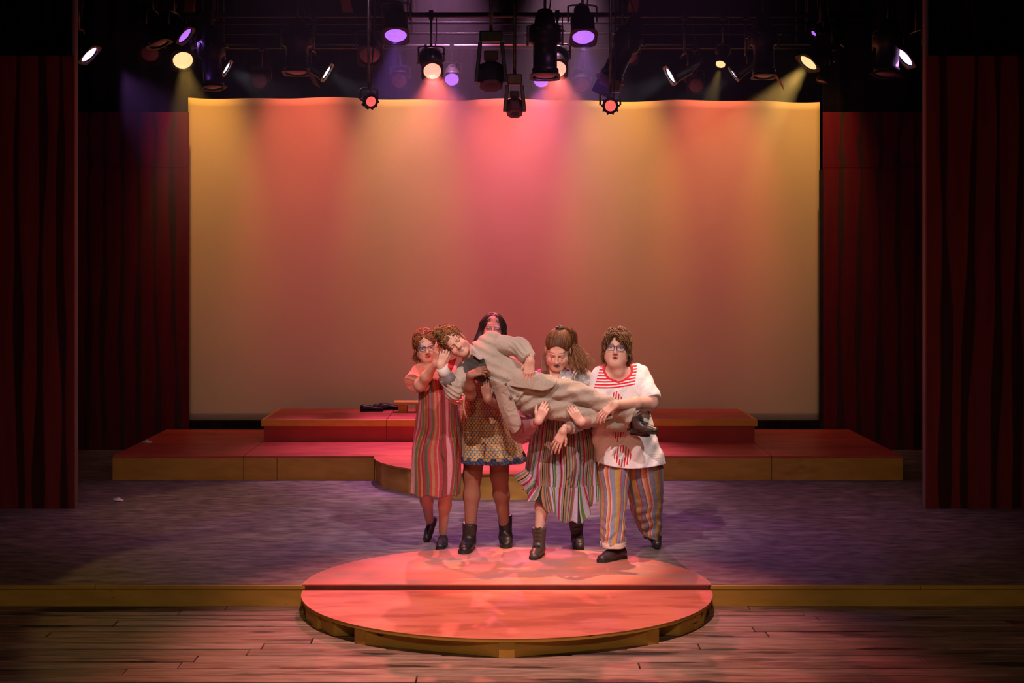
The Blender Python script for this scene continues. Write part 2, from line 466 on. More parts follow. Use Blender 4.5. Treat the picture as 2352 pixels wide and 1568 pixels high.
xL, xM = -3.652, 2.440
deck_unit(xL, -xM, d1, d3, 0, PZ, 'dim red platform with yellow front, left end of the lower tier', 'platform', 'lower tier platforms')
deck_unit(xM, -xL, d1, d3, 0, PZ, 'dim red-topped platform with yellow front, right end of the lower tier', 'platform', 'lower tier platforms')
deck_unit(-xM + .0, xM, d1, d3, 0, PZ, 'long red-topped platform with yellow front, middle of the lower tier', 'platform', 'lower tier platforms', cracks=(pxs(636, d1), -1.23, 1.23))
ux0, ux1 = pxs(606, d2), pxs(1734, d2)
for k in range(4):
    a = ux0 + (ux1 - ux0) * k / 4; c = ux0 + (ux1 - ux0) * (k + 1) / 4
    deck_unit(a, c, d2, d3, PZ, UZ, ('red platform with yellow lip, left end of the upper tier, crack at its right', 'red platform with yellow lip on the upper tier, behind the two left people',
              'red platform with yellow lip on the upper tier, behind the person with the ponytail', 'red platform with yellow lip, right end of the upper tier')[k], 'platform', 'upper tier platforms',
              lip=(.066, k == 0, k == 3), face=M_redd, lipmat=mat_paint('yellow_lip_paint', (.70, .36, .06), (.80, .44, .08), 5, (1, 3, 3), rough=0.5, bump=0.05) if k == 0 else bpy.data.materials['yellow_lip_paint'])


def half_round(name, cx, cy, R, ztop, zbot, thick, label, top, post_angles, boards, cat='platform', posts=True, rim_mat=M_yellow):
    """Half-round deck bulging towards the audience, on straight fascia boards between posts."""
    r = empty(name, (cx, cy - R * .5, zbot), label, cat)
    n = 72
    pts = [(cx + R * math.cos(PI + PI * i / n), cy + R * math.sin(PI + PI * i / n)) for i in range(n + 1)]
    mb = MB()
    V = [(x, y, ztop) for x, y in pts] + [(x, y, ztop - .002) for x, y in pts]
    k = n + 1
    mb.add(V, [tuple(range(k)), tuple(range(2 * k - 1, k - 1, -1))] + [(i, k + i, k + (i + 1) % k, (i + 1) % k) for i in range(k)])
    mb.build('deck_board', top, r)
    Ri = R - .001
    mb = MB()
    p2 = [(cx + Ri * math.cos(PI + PI * i / n), cy + Ri * math.sin(PI + PI * i / n)) for i in range(n + 1)]
    mb.prism(p2, ztop - thick, ztop - .0022)
    mb.build('rim', rim_mat, r)

    def pt(a, rr): return (cx + rr * math.cos(math.radians(a)), cy + rr * math.sin(math.radians(a)))
    for bd in boards:
        a0, a1 = bd[:2]; r0, r1 = bd[2:] if len(bd) == 4 else (R - .012, R - .012)
        q0, q1 = pt(a0, r0), pt(a1, r1); i0, i1 = pt(a0, r0 - .022), pt(a1, r1 - .022)
        MB().prism([q0, q1, i1, i0], zbot, ztop - thick - .0006).build('fascia_board', rim_mat, r)
    for a in post_angles:
        M = Matrix.Translation((*pt(a, R - .05), zbot)) @ Matrix.Rotation(math.radians(a), 4, 'Z')
        MB().box((-.02, -.042, 0), (.040, .042, ztop - thick - .0006 - zbot), M).build('post', rim_mat, r)
    return r


half_round('round_platform', 0, d1 - .004, 1.23, PZ, 0, .012, 'half-round red step with curved yellow front, bulging from the lower tier behind the people', M_red,
           (), [(180 + 22.5 * i, 180 + 22.5 * (i + 1)) for i in range(8)])
R0 = 1.272
half_round('round_platform', -.005, STAGE_FRONT - .03, R0, -.026, GZ, .020,
           'half-round salmon red platform on yellow posts, in front of the stage edge', M_disc, (187, 207, 229, 270, 311, 333, 353),
           [(181, 197), (198, 217), (217.6, 224, R0 - .016, R0 - .20), (224.3, 229, R0 - .22, R0 - .03), (230, 269), (271, 310), (311, 316, R0 - .03, R0 - .22), (316.3, 322.5, R0 - .20, R0 - .02), (323, 333), (338, 359)], rim_mat=M_yellowd)
# back half of the disc, laid on the stage floor
n = 72
rr = empty('round_floor_piece', (0, STAGE_FRONT + .5, 0), 'half-round salmon red panel lying on the stage floor at the edge, under the front feet', 'platform')
pts = [(-.005 + R0 * math.cos(PI * i / n), STAGE_FRONT - .024 + R0 * math.sin(PI * i / n)) for i in range(n + 1)]
MB().prism(pts, .0005, .006).build('panel', M_discw, rr)
pts2 = [(-.005 + (R0 + .006) * math.cos(PI * i / n), STAGE_FRONT - .0235 + (R0 + .006) * math.sin(PI * i / n)) for i in range(n + 1)]
MB().prism(pts2, .0004, .004).build('rim', M_yellow, rr)
MB().box((-1.262, STAGE_FRONT - .024, -.0255), (1.256, STAGE_FRONT - .002, .0003)).build('front_edge', M_maroon, rr)
# ================================================================== stage lamps
M_lensoff = mat_paint('unlit_reflecting_lens', (.30, .16, .18), (.40, .22, .24), 60, rough=0.25, bump=0.3, spec=0.6)  # pinkish colour stands in for stage light reflected in the glass
EM = {
    'violet': mat_emit('violet_lens', (.50, .17, 1.0), 1.15),
    'magenta': mat_emit('magenta_lens', (.85, .42, 1.0), 2.6),
    'amber': mat_emit('amber_lens', (1.0, .62, .28), 1.4),
    'red': mat_emit('red_lens', (1.0, .34, .24), 1.7),
    'reddim': mat_emit('small_red_lens', (1.0, .13, .11), 1.1),
    'white': mat_emit('white_lens', (.86, .80, 1.0), 2.0),
}
M_chrome = mat_paint('bright_metal', (.5, .48, .45), (.7, .68, .65), 30, rough=0.22, bump=0.02, metal=0.9)


def frame_z(d, spin=0.0):
    """Rotation with local z along d."""
    d = Vector(d).normalized()
    q = d.to_track_quat('Z', 'Y')
    return q.to_matrix().to_4x4() @ Matrix.Rotation(spin, 4, 'Z')


PIPES = {}


def pipe(name, y, z, label, r=.024, x0=-3.5, x1=3.5):
    o = MB().tube([(x0, y, z), (x1, y, z)], r, 10).build(name, M_gloss)
    tag(o, label, 'pipe')
    # hangers up to the roof
    for x in (-2.9, -.95, 1.05, 2.95):
        MB().tube([(x, y, z + r), (x, y, 6.6)], .008, 6).build('hanger', M_black, o)
    return z


PZ_ = {14.0: 4.42, 14.9: 4.36, 16.0: 4.21, 13.0: 4.44}
pipe('lighting_pipe', 14.0, PZ_[14.0], 'black pipe above the two big violet lamps, which hang from it')
pipe('lighting_pipe', 14.9, PZ_[14.9], 'black pipe carrying the amber, red and white lamps')
pipe('lighting_pipe', 16.0, PZ_[16.0], 'lowest black pipe, farthest back, just above the screen')
pipe('lighting_pipe', 13.0, PZ_[13.0], 'thin black pipe at the very top, carrying the moving heads', r=.018)
pipe('lighting_pipe', 15.4, 4.36, 'thin bare pipe close behind the pipe of the amber lamps', r=.014)
pipe('lighting_pipe', 15.5, 4.27, 'thinnest bare pipe, just above the lowest pipe', r=.010)


def lamp(kind, px, py, d, aim, lens, label, lensr=.09, length=.36, hang=None, group=None, spin=0.0, doors=0, cord=True):
    """A stage lamp with its lens centre at frame pixel (px, py), looking along aim."""
    a = Vector(aim).normalized()
    L = at(px, py, d + a.y * length * .5)          # so that the lamp's middle hangs right under its pipe
    M = Matrix.Translation(L) @ frame_z(a, spin)
    mid = L - a * (length * .5)
    top = Vector((mid.x, d, PZ_[d]))
    name = {'par': 'par_lamp', 'profile': 'profile_spotlight', 'led': 'led_lamp', 'fresnel': 'fresnel_lamp'}[kind]
    r = empty(name, top, label, 'stage light', group)
    if kind == 'par':
        R = lensr * 1.12
        MB().lathe([(R * .45, -length), (R * .62, -length * .96), (R * .70, -length * .72), (R * .98, -length * .60), (R, -.02), (R * 1.06, -.018), (R * 1.06, .012), (R * .98, .012), (R * .96, -.004)], M, 24, caps=False).build('body', M_gloss, r)
        MB().lathe([(R * .46, -length - .002), (R * .3, -length - .03), (.001, -length - .035)], M, 16, caps=False).build('end_cap', M_black, r)
        yr = R * 1.16
    elif kind == 'profile':
        R = lensr * 1.10
        MB().lathe([(.001, -length - .06), (R * .55, -length - .05), (R * .75, -length), (R * .85, -length * .86), (R * 1.25, -length * .80), (R * 1.25, -length * .56), (R * .92, -length * .52), (R * .92, -.05), (R * 1.04, -.045), (R * 1.04, .01), (R * .97, .01), (R * .95, -.006)], M, 24, caps=False).build('barrel', M_gloss, r)
        for k in range(4):
            Mk = M @ Matrix.Rotation(k * PI / 2 + .4, 4, 'Z')
            MB().box((R * 1.2, -.012, -length * .72), (R * 1.62, .012, -length * .70), Mk).build('shutter_handle', M_steel, r)
        yr = R * 1.34
    elif kind == 'fresnel':
        R = lensr * 1.12
        MB().box((-R * 1.1, -R * 1.1, -length), (R * 1.1, R * 1.1, -.03), M).build('body', M_gloss, r)
        MB().lathe([(R * 1.02, -.03), (R * 1.05, .01), (R * .97, .012), (R * .95, -.004)], M, 22, caps=False).build('lens_ring', M_gloss, r)
        yr = R * 1.25
    else:
        R = lensr * 1.25
        n = 10
        MB().lathe([(.001, -length), (R * .6, -length), (R * 1.05, -length * .55), (R * 1.2, -.03), (R * 1.2, .01), (R * .9, .012), (R * .86, -.004)], M, n, caps=False, smooth=False).build('body', M_gloss, r)
        for k in range(n):
            Mk = M @ Matrix.Rotation(2 * PI * k / n, 4, 'Z')
            MB().box((R * 1.05, -.006, -length * .5), (R * 1.36, .006, .004), Mk).build('cooling_fin', M_black, r)
        yr = R * 1.45
    prof = [(lensr, .001), (lensr * .8, lensr * .10), (lensr * .5, lensr * .17), (.001, lensr * .2)]
    MB().lathe(prof, M, 28, caps=False).build('lens', EM[lens] if lens else M_lensoff, r)
    # colour frame round the lens
    if kind in ('par', 'profile') and lensr > .05:
        fr = MB(); R2 = lensr * 1.26; Rr = lensr * 1.06
        nn = 24
        vs = []; fs = []
        for z in (.014, .020):
            for k in range(nn):
                an = 2 * PI * k / nn
                c, s = math.cos(an), math.sin(an)
                q = R2 / max(abs(c), abs(s)) if True else R2
                vs.append(M @ Vector((Rr * c, Rr * s, z))); vs.append(M @ Vector((min(q, R2 * 1.22) * c, min(q, R2 * 1.22) * s, z)))
        for k in range(nn):
            k2 = (k + 1) % nn
            fs.append((2 * k, 2 * k + 1, 2 * k2 + 1, 2 * k2)); o_ = 2 * nn
            fs.append((o_ + 2 * k, o_ + 2 * k2, o_ + 2 * k2 + 1, o_ + 2 * k + 1))
            fs.append((2 * k + 1, o_ + 2 * k + 1, o_ + 2 * k2 + 1, 2 * k2 + 1))
            fs.append((2 * k, 2 * k2, o_ + 2 * k2, o_ + 2 * k))
        fr.add(vs, fs).build('colour_frame', M_steel if lens in ('white',) else M_gloss, r)
    for k in range(doors):
        Mk = M @ Matrix.Rotation(k * 2 * PI / max(doors, 1) + .2, 4, 'Z') @ Matrix.Translation((lensr * 1.2, 0, .02)) @ Matrix.Rotation(math.radians(-60), 4, 'Y')
        MB().box((0, -lensr, -.002), (lensr * 1.3, lensr, .002), Mk).build('barn_door', M_wood if k == 0 else M_black, r)
    # yoke: from both flanks up to the hook on the pipe
    side = a.cross(Vector((0, 0, 1)))
    if side.length < .05: side = Vector((1, 0, 0))
    side.normalize()
    upd = (top - mid); upd = upd.normalized() if upd.length > .02 else Vector((0, 0, 1))
    p0 = mid + side * yr; p1 = mid - side * yr
    q0 = p0 + upd * min(yr * 1.1, max((top - mid).length - .04, .03)); q1 = p1 + upd * min(yr * 1.1, max((top - mid).length - .04, .03))
    MB().tube([p0, q0, (q0 * .85 + q1 * .15) + upd * .012, (q0 * .15 + q1 * .85) + upd * .012, q1, p1], .009, 6).build('yoke', M_steel, r)
    c0 = (q0 + q1) / 2 + upd * .012
    MB().tube([c0, top], .012, 8).build('hanging_bolt', M_steel, r)
    MB().box((-.02, -.04, -.045), (.02, .04, .04), Matrix.Translation(top)).build('clamp', M_black, r)
    if cord:
        e = L - a * (length + .03)
        MB().tube([e, e + Vector((.03, .05, -.04)), (e + top) / 2 + Vector((.05, .07, -.06)), top + Vector((.05, .02, .0)), top + Vector((.09, .0, .02))], .006, 6).build('power_cord', M_black, r)
    return L, a


def lit(kind, px, py, d, target, lens, label, color, energy, angle, lensr=.09, length=.36, blend=.35, **k):
    a = (Vector(target) - at(px, py, d)).normalized()
    L, a = lamp(kind, px, py, d, a, lens, label, lensr, length, **k)
    if energy:
        add_spot('beam', L + a * .05, L + a * 2, color, energy, angle, blend, min(lensr * .5, .04))


VI = (.40, .13, 1.0); RE = (1.0, .15, .13); AM = (1.0, .58, .14); WH = (.9, .85, 1.0)
G = 'stage lights in the overhead rig'
# violet floods hung high
lit('par', 909, 80, 14.0, (-.9, 11.6, .0), 'violet', 'violet par lamp, left of the two big ones high on the front pipe', VI, 70, 44, .098, .34, group=G)
lit('par', 1340, 84, 14.0, (.8, 11.4, .0), 'violet', 'violet par lamp, right of the two big ones high on the front pipe', VI, 70, 44, .098, .34, group=G)
lit('par', 1038, 182, 16.0, (-.3, 9.6, 0), 'violet', 'small violet lamp beside the red beam, low on the back pipe', VI, 30, 36, .070, .28, group=G)
lit('par', 1243, 186, 16.0, (.2, 11, 0), 'violet', 'small violet lamp half hidden below the thick black barrel', VI, 90, 38, .072, .28, group=G)
# red pair whose beams cross the top of the screen
lit('profile', 993, 163, 14.9, (-.05, 8.4, .0), 'red', 'red profile spotlight pouring a pink beam, left of the red pair', RE, 820, 36, .082, .44, .5, group=G)
lit('profile', 1280, 158, 14.9, (.25, 8.4, .0), 'red', 'red profile spotlight half behind the thick black barrel, right of the red pair', RE, 740, 36, .082, .44, .5, group=G)
# amber
lit('profile', 420, 138, 14.9, (-1.5, 10.0, .0), 'amber', 'amber spotlight glowing above the left corner of the screen', AM, 120, 26, .092, .46, .2, group=G)
lit('profile', 1858, 143, 14.9, (-.2, 13.6, .3), 'amber', 'amber spotlight with a broad yellow beam above the right corner of the screen', AM, 480, 36, .092, .50, .2, group=G)
lit('profile', 1655, 147, 14.9, (.7, 11.5, .0), 'amber', 'small amber lamp among dark lamps right of centre', AM, 80, 20, .045, .30, group=G)
# lamps seen nearly edge-on
def edge(px, py, d, s, facing):
    """Lamp direction that turns its lens from the audience by the given cosine, towards s = (right, up)."""
    c = (Vector((0, 0, CH)) - at(px, py, d)).normalized()
    v = Vector((s[0], 0, s[1])); v = (v - c * v.dot(c)).normalized()
    return c * facing + v * math.sqrt(1 - facing * facing)


for px, py, d, s, f, col, r_, ln, lab in (
        (203, 124, 14.0, (.70, -.70), .38, 'magenta', .088, .26, 'magenta lamp glaring at the far left end of the rig'),
        (2080, 130, 14.0, (-.77, -.64), .38, 'magenta', .095, .26, 'magenta lamp glaring at the far right end of the rig'),
        (423, 80, 14.0, (.75, -.65), .42, 'violet', .078, .26, 'violet lamp tilted sideways above the left amber spotlight'),
        (518, 155, 14.9, (.85, -.50), .24, 'white', .070, .28, 'white lamp seen edge-on beside a long dark barrel, left side'),
        (748, 165, 14.9, (.85, -.53), .22, 'white', .080, .28, 'white lamp seen edge-on left of centre, above the screen'),
        (1542, 172, 14.9, (-.87, -.50), .28, 'white', .082, .30, 'white lamp seen edge-on right of centre, above the screen'),
        (1688, 168, 14.9, (-.80, -.60), .14, 'white', .068, .26, 'thin white lamp seen edge-on beside the small amber lamp')):
    L, a = lamp('par', px, py, d, edge(px, py, d, s, f), col, lab, r_, ln, group=G)
    add_spot('beam', L + a * .05, L + a * 2, {'magenta': (.62, .22, 1.0), 'violet': VI, 'white': (.9, .85, 1.0)}[col], {'magenta': 60, 'violet': 10, 'white': 14}[col], 50, .8, .03)
lamp('fresnel', 1870, 76, 14.0, (-.7, -.35, -.6), 'violet', 'small dim violet lamp above the right amber spotlight', .028, .18, group=G)
# unlit lamps
for px, py, d, r_, aim, lab in ((345, 124, 14.9, .086, (.05, -.75, -.65), 'unlit lamp with a dull lens at the left, near the left amber spotlight'),
                                (850, 127, 14.0, .092, (.1, -.75, -.66), 'unlit lamp with a lens coloured by dull pink reflection beside the left big violet lamp'),
                                (597, 187, 16.0, .075, (0, -.95, -.3), 'unlit round lamp low on the back pipe, left of centre'),
                                (917, 185, 16.0, .075, (0, -.95, -.3), 'unlit round lamp below the left big violet lamp'),
                                (1337, 195, 16.0, .075, (0, -.9, -.45), 'unlit round lamp below the right big violet lamp'),
                                (1598, 197, 16.0, .075, (0, -.9, -.40), 'unlit round lamp low on the back pipe, right of centre'),
                                (1446, 130, 16.0, .075, (-.2, -.95, -.35), 'unlit round lamp behind the slanting dark barrel')):
    lamp('par', px, py, d, aim, None, lab, r_, .26, group=G)
# long dark barrels pointing down
lamp('profile', 490, 198, 14.0, (.08, -.12, -1), None, 'long dark barrel pointing down, beside the left white lamp', .085, .50, group=G)
lamp('profile', 682, 164, 14.0, (.0, -.10, -1), None, 'dark barrel with an orange rim pointing straight down, left of centre', .10, .42, group=G, doors=1)
lamp('profile', 1252, 172, 13.0, (0, -.16, -1), None, 'thick black barrel hiding the right red lamp', .098, .50, group=G)
lamp('profile', 1402, 180, 14.0, (-.45, -.15, -1), None, 'long black barrel slanting down to the left, right of centre', .095, .56, group=G, doors=2)
lamp('profile', 1755, 172, 14.0, (0, -.12, -1), None, 'dark barrel pointing down left of the right amber spotlight', .09, .50, group=G, doors=1)
lamp('profile', 2036, 168, 14.0, (-.10, -.12, -1), None, 'dark barrel pointing down beside the right magenta lamp', .10, .44, group=G)
lamp('profile', 1888, 186, 14.9, (-.22, -.12, -1), None, 'thin barrel lit purple, right of the right amber spotlight', .048, .30, group=G)
lamp('par', 365, 98, 14.0, (.35, -.1, -.9), None, 'dark lamp tilted behind the left amber spotlight', .085, .34, group=G)
# small floods hung low in front of the screen
lamp('led', 852, 233, 13.0, (.45, -1, -.35), 'reddim', 'small red lamp hung low at the screen top, left of centre', .042, .12, group=G)
lamp('led', 1402, 243, 13.0, (-.05, -1, -.2), 'reddim', 'small red lamp hung low at the screen top, right of centre', .046, .12, group=G)


def moving_head(px, py, d, lab, size, m, hang=4.44):
    p = at(px, py, d)
    r = empty('moving_head_lamp', (p.x, d, hang), lab, 'stage light', G)
    M = Matrix.Translation(p) @ frame_z((.02, -.45, -.9)) @ Matrix.Rotation(PI / 8, 4, 'Z')
    MB().lathe([(size * .45, -size * 1.25), (size * .85, -size * 1.0), (size, -size * .2), (size * .86, size * .55), (size * .6, size * .6)], M, 8, smooth=False).build('head', m, r)
    MB().lathe([(size * .5, size * .602), (size * .3, size * .66), (.001, size * .68)], M, 20, caps=False).build('lens', M_black, r)
    zt = p.z + size * 2.6
    for s in (-1, 1):
        M2 = Matrix.Translation((p.x + s * size * 1.02, d, p.z)) @ Matrix.Rotation(s * -.10, 4, 'Y')
        bevel(MB().box((-.016, -.04, -size * .2), (.016, .045, size * 2.6), M2).build('arm', m, r), .006, 2)
    o = MB().box((p.x - size * .82, d - .055, zt + .002), (p.x + size * .82, d + .06, zt + .09)).build('base', m, r); bevel(o, .012, 2)
    o = MB().box((p.x - size * .5, d - .058, p.z + size * 1.3), (p.x + size * .5, d + .02, p.z + size * 1.95)).build('motor_box', M_rust, r); bevel(o, .008, 2)
    MB().tube([(p.x, d, zt + .09), (p.x, d, hang)], .016, 8).build('hanging_bolt', M_steel, r)
    MB().box((p.x - .02, d - .03, hang - .03), (p.x + .02, d + .03, hang + .035)).build('clamp', M_black, r)


M_rust = mat_paint('dark_red_case', (.05, .018, .016), (.09, .03, .026), 20, rough=.5, bump=.02)
moving_head(1128, 182, 13.0, 'black moving head lamp hanging at the centre of the rig', .118, M_gloss)
moving_head(1182, 252, 13.0, 'small moving head lamp hanging lowest, over the centre of the screen', .078, mat_paint('red_lit_enamel', (.10, .035, .035), (.16, .06, .055), 20, rough=.4, bump=.02), hang=4.44)  # maroon colour carries the red stage light falling on this casing

# ------------------------------------------------------------------ haze round the rig
mh = bpy.data.materials.new('stage_haze'); mh.use_nodes = True
nt = mh.node_tree
nt.nodes.remove(nt.nodes['Principled BSDF'])
vs_ = nt.nodes.new('ShaderNodeVolumeScatter'); vs_.inputs['Anisotropy'].default_value = 0.25
tc_ = nt.nodes.new('ShaderNodeTexCoord'); sp_ = nt.nodes.new('ShaderNodeSeparateXYZ'); mr_ = nt.nodes.new('ShaderNodeMapRange'); mr_.interpolation_type = 'SMOOTHSTEP'
mr_.inputs[1].default_value = 1.3; mr_.inputs[2].default_value = 3.9; mr_.inputs[3].default_value = 0.0; mr_.inputs[4].default_value = 0.062
nt.links.new(tc_.outputs['Object'], sp_.inputs[0]); nt.links.new(sp_.outputs[2], mr_.inputs[0]); nt.links.new(mr_.outputs[0], vs_.inputs['Density'])
nt.links.new(vs_.outputs[0], nt.nodes['Material Output'].inputs['Volume'])
hz = MB().box((-3.42, 12.2, 1.25), (3.36, 15.75, 4.95)).build('stage_haze', mh)
tag(hz, 'thin haze that shows the beams under the lamps', 'haze', kind='stuff')

# ------------------------------------------------------------------ things left on the platforms
bn = empty('wooden_bench', (*at(940, 947, 16.35)[:2], UZ), 'small yellow wooden bench on the upper tier, behind the person in glasses at left', 'bench')
bx = at(940, 947, 16.35)[0]
bevel(MB().box((bx - .16, 16.25, UZ + .085), (bx + .18, 16.45, UZ + .117)).build('seat_board', M_yellow, bn), .004, 1)
for x in (bx - .065, bx + .115):
    MB().box((x - .045, 16.28, UZ), (x + .045, 16.42, UZ + .0845)).build('leg', M_yellow, bn)


def loose_shoe(x, y, rz, lab):
    M = Matrix.Translation((x, y, UZ)) @ Matrix.Rotation(rz, 4, 'Z')
    r = empty('dark_shoe', (x, y, UZ), lab, 'shoe', 'dark shoes left on the upper tier')
    prof = [(-.115, .028, .055), (-.09, .035, .068), (-.05, .036, .062), (0, .036, .052), (.05, .042, .040), (.09, .040, .034), (.118, .026, .026)]
    vs = []; fs = []; n = 12
    for (px_, w_, h_) in prof:
        for k in range(n):
            a = 2 * PI * k / n
            vs.append(M @ Vector((px_, w_ * math.cos(a), .012 + max(0, h_ * .5 + h_ * .5 * math.sin(a)))))
    for i in range(len(prof) - 1):
        for k in range(n):
            fs.append((i * n + k, (i + 1) * n + k, (i + 1) * n + (k + 1) % n, i * n + (k + 1) % n))
    fs.append(tuple(range(n))); fs.append(tuple((len(prof) - 1) * n + k for k in range(n - 1, -1, -1)))
    MB().add(vs, fs, True).build('upper', M_gloss, r)
    pts = [(p_ * 1.02, w_ * 1.05) for p_, w_, h_ in prof] + [(p_ * 1.02, -w_ * 1.05) for p_, w_, h_ in prof[::-1]]
    mb = MB().prism(pts, 0, .014); mb.v = [tuple(M @ Vector(v)) for v in mb.v]
    mb.build('sole', M_black, r)


for px, py, rz, lab in ((853, 945, .25, 'dark shoe farthest left of those on the upper tier'), (874, 943, 1.0, 'dark shoe, second from the left on the upper tier'), (896, 941, .1, 'dark shoe nearest the little bench')):
    d = (CH - UZ) * F / (py - CY)
    loose_shoe(pxs(px, d), d, rz, lab)


def scrap(px, py, z, lab, seed):
    d = (CH - z) * F / (py - CY)
    x = pxs(px, d); r = random.Random(seed)
    n = 7
    vs = [(x, d, z + .03)] + [(x + (.035 + r.random() * .03) * math.cos(2 * PI * k / n), d + .04 * math.sin(2 * PI * k / n), z + .002 + r.random() * .02 * (k % 2)) for k in range(n)]
    o = MB().add(vs, [(0, 1 + k, 1 + (k + 1) % n) for k in range(n)]).build('paper_scrap', mat_paint('white_paper', (.7, .66, .62), (.78, .74, .7), 30, rough=.8))
    o.modifiers.new('thickness', 'SOLIDIFY').thickness = .002
    tag(o, lab, 'paper scrap')


scrap(272, 1150, 0.001, 'crumpled white scrap on the grey floor, left of the stage', 1)
scrap(337, 1016, PZ + .001, 'crumpled white scrap on the red platform at left', 2)
# ================================================================== soft-form modelling: blended round cones and ellipsoids, meshed as one surface
def V3(*a): return np.array(a, dtype=np.float64)


def cone(a, b, ra, rb=None, k=.02, flat=None, op='+'):
    return dict(t='c', a=np.array(a, float), b=np.array(b, float), ra=ra, rb=ra if rb is None else rb, k=k, flat=flat, op=op)


def ell(c, r, k=.02, R=None, op='+'):
    return dict(t='e', c=np.array(c, float), r=np.array(r, float), R=np.eye(3) if R is None else np.array(R, float), k=k, op=op)


def xform(prims, R, T, s=1.0):
    """Rigid move (with uniform scale) of a list of shapes."""
    out = []
    for p in prims:
        q = dict(p); q['k'] = p['k'] * s
        if p['t'] == 'c':
            q['a'] = R @ (p['a'] * s) + T; q['b'] = R @ (p['b'] * s) + T
            q['ra'] = p['ra'] * s; q['rb'] = p['rb'] * s
            if p['flat'] is not None: q['flat'] = (R @ np.array(p['flat'][0], float), p['flat'][1])
        else:
            q['c'] = R @ (p['c'] * s) + T; q['r'] = p['r'] * s; q['R'] = R @ p['R']
        out.append(q)
    return out


def bounds(prims):
    lo = np.full(3, 1e9); hi = np.full(3, -1e9)
    for p in prims:
        if p['op'] == '-': continue
        if p['t'] == 'c':
            r = max(p['ra'], p['rb'])
            lo = np.minimum(lo, np.minimum(p['a'], p['b']) - r); hi = np.maximum(hi, np.maximum(p['a'], p['b']) + r)
        else:
            e = np.sqrt(((p['R'] * p['r'][None, :]) ** 2).sum(1))
            lo = np.minimum(lo, p['c'] - e); hi = np.maximum(hi, p['c'] + e)
    return lo, hi


def prim_dist(p, X, Y, Z):
    if p['t'] == 'c':
        a, b = p['a'], p['b']; ab = b - a; L2 = max(float(ab @ ab), 1e-12)
        vx, vy, vz = X - a[0], Y - a[1], Z - a[2]
        t = np.clip((vx * ab[0] + vy * ab[1] + vz * ab[2]) / L2, 0, 1)
        vx = vx - t * ab[0]; vy = vy - t * ab[1]; vz = vz - t * ab[2]
        if p['flat'] is not None:
            n, f = p['flat']; n = np.array(n, float); n = n / np.linalg.norm(n)
            s = (vx * n[0] + vy * n[1] + vz * n[2]) * (1 / f - 1)
            vx = vx + s * n[0]; vy = vy + s * n[1]; vz = vz + s * n[2]
            return (np.sqrt(vx * vx + vy * vy + vz * vz) - (p['ra'] + t * (p['rb'] - p['ra']))) * (f if f < 1 else 1)
        return np.sqrt(vx * vx + vy * vy + vz * vz) - (p['ra'] + t * (p['rb'] - p['ra']))
    c, r, R = p['c'], p['r'], p['R']
    vx, vy, vz = X - c[0], Y - c[1], Z - c[2]
    lx = (vx * R[0, 0] + vy * R[1, 0] + vz * R[2, 0]); ly = (vx * R[0, 1] + vy * R[1, 1] + vz * R[2, 1]); lz = (vx * R[0, 2] + vy * R[1, 2] + vz * R[2, 2])
    k0 = np.sqrt((lx / r[0]) ** 2 + (ly / r[1]) ** 2 + (lz / r[2]) ** 2)
    k1 = np.sqrt((lx / r[0] ** 2) ** 2 + (ly / r[1] ** 2) ** 2 + (lz / r[2] ** 2) ** 2) + 1e-9
    return k0 * (k0 - 1) / k1


def field(prims, lo, hi, h, post=None):
    n = np.maximum(np.ceil((hi - lo) / h).astype(int) + 1, 4)
    ax = [(lo[i] + h * np.arange(n[i])).astype(np.float32) for i in range(3)]
    D = np.full(tuple(n), 1.0, dtype=np.float32)
    for p in prims:
        plo, phi = bounds([dict(p, op='+')])
        m = p['k'] + 3 * h
        i0 = np.clip(np.floor((plo - m - lo) / h).astype(int), 0, n); i1 = np.clip(np.ceil((phi + m - lo) / h).astype(int) + 1, 0, n)
        if (i1 <= i0).any(): continue
        X = ax[0][i0[0]:i1[0], None, None]; Y = ax[1][None, i0[1]:i1[1], None]; Z = ax[2][None, None, i0[2]:i1[2]]
        d = prim_dist(p, X, Y, Z).astype(np.float32)
        S = D[i0[0]:i1[0], i0[1]:i1[1], i0[2]:i1[2]]
        k = max(p['k'], 1e-5)
        if p['op'] == '+':
            hh = np.clip(.5 + .5 * (S - d) / k, 0, 1)
            S[...] = S * (1 - hh) + d * hh - k * hh * (1 - hh)
        else:
            hh = np.clip(.5 - .5 * (S + d) / k, 0, 1)
            S[...] = S * (1 - hh) - d * hh + k * hh * (1 - hh)
    if post is not None:
        X, Y, Z = np.meshgrid(*ax, indexing='ij')
        D = post(X, Y, Z, D).astype(np.float32)
    return D, ax


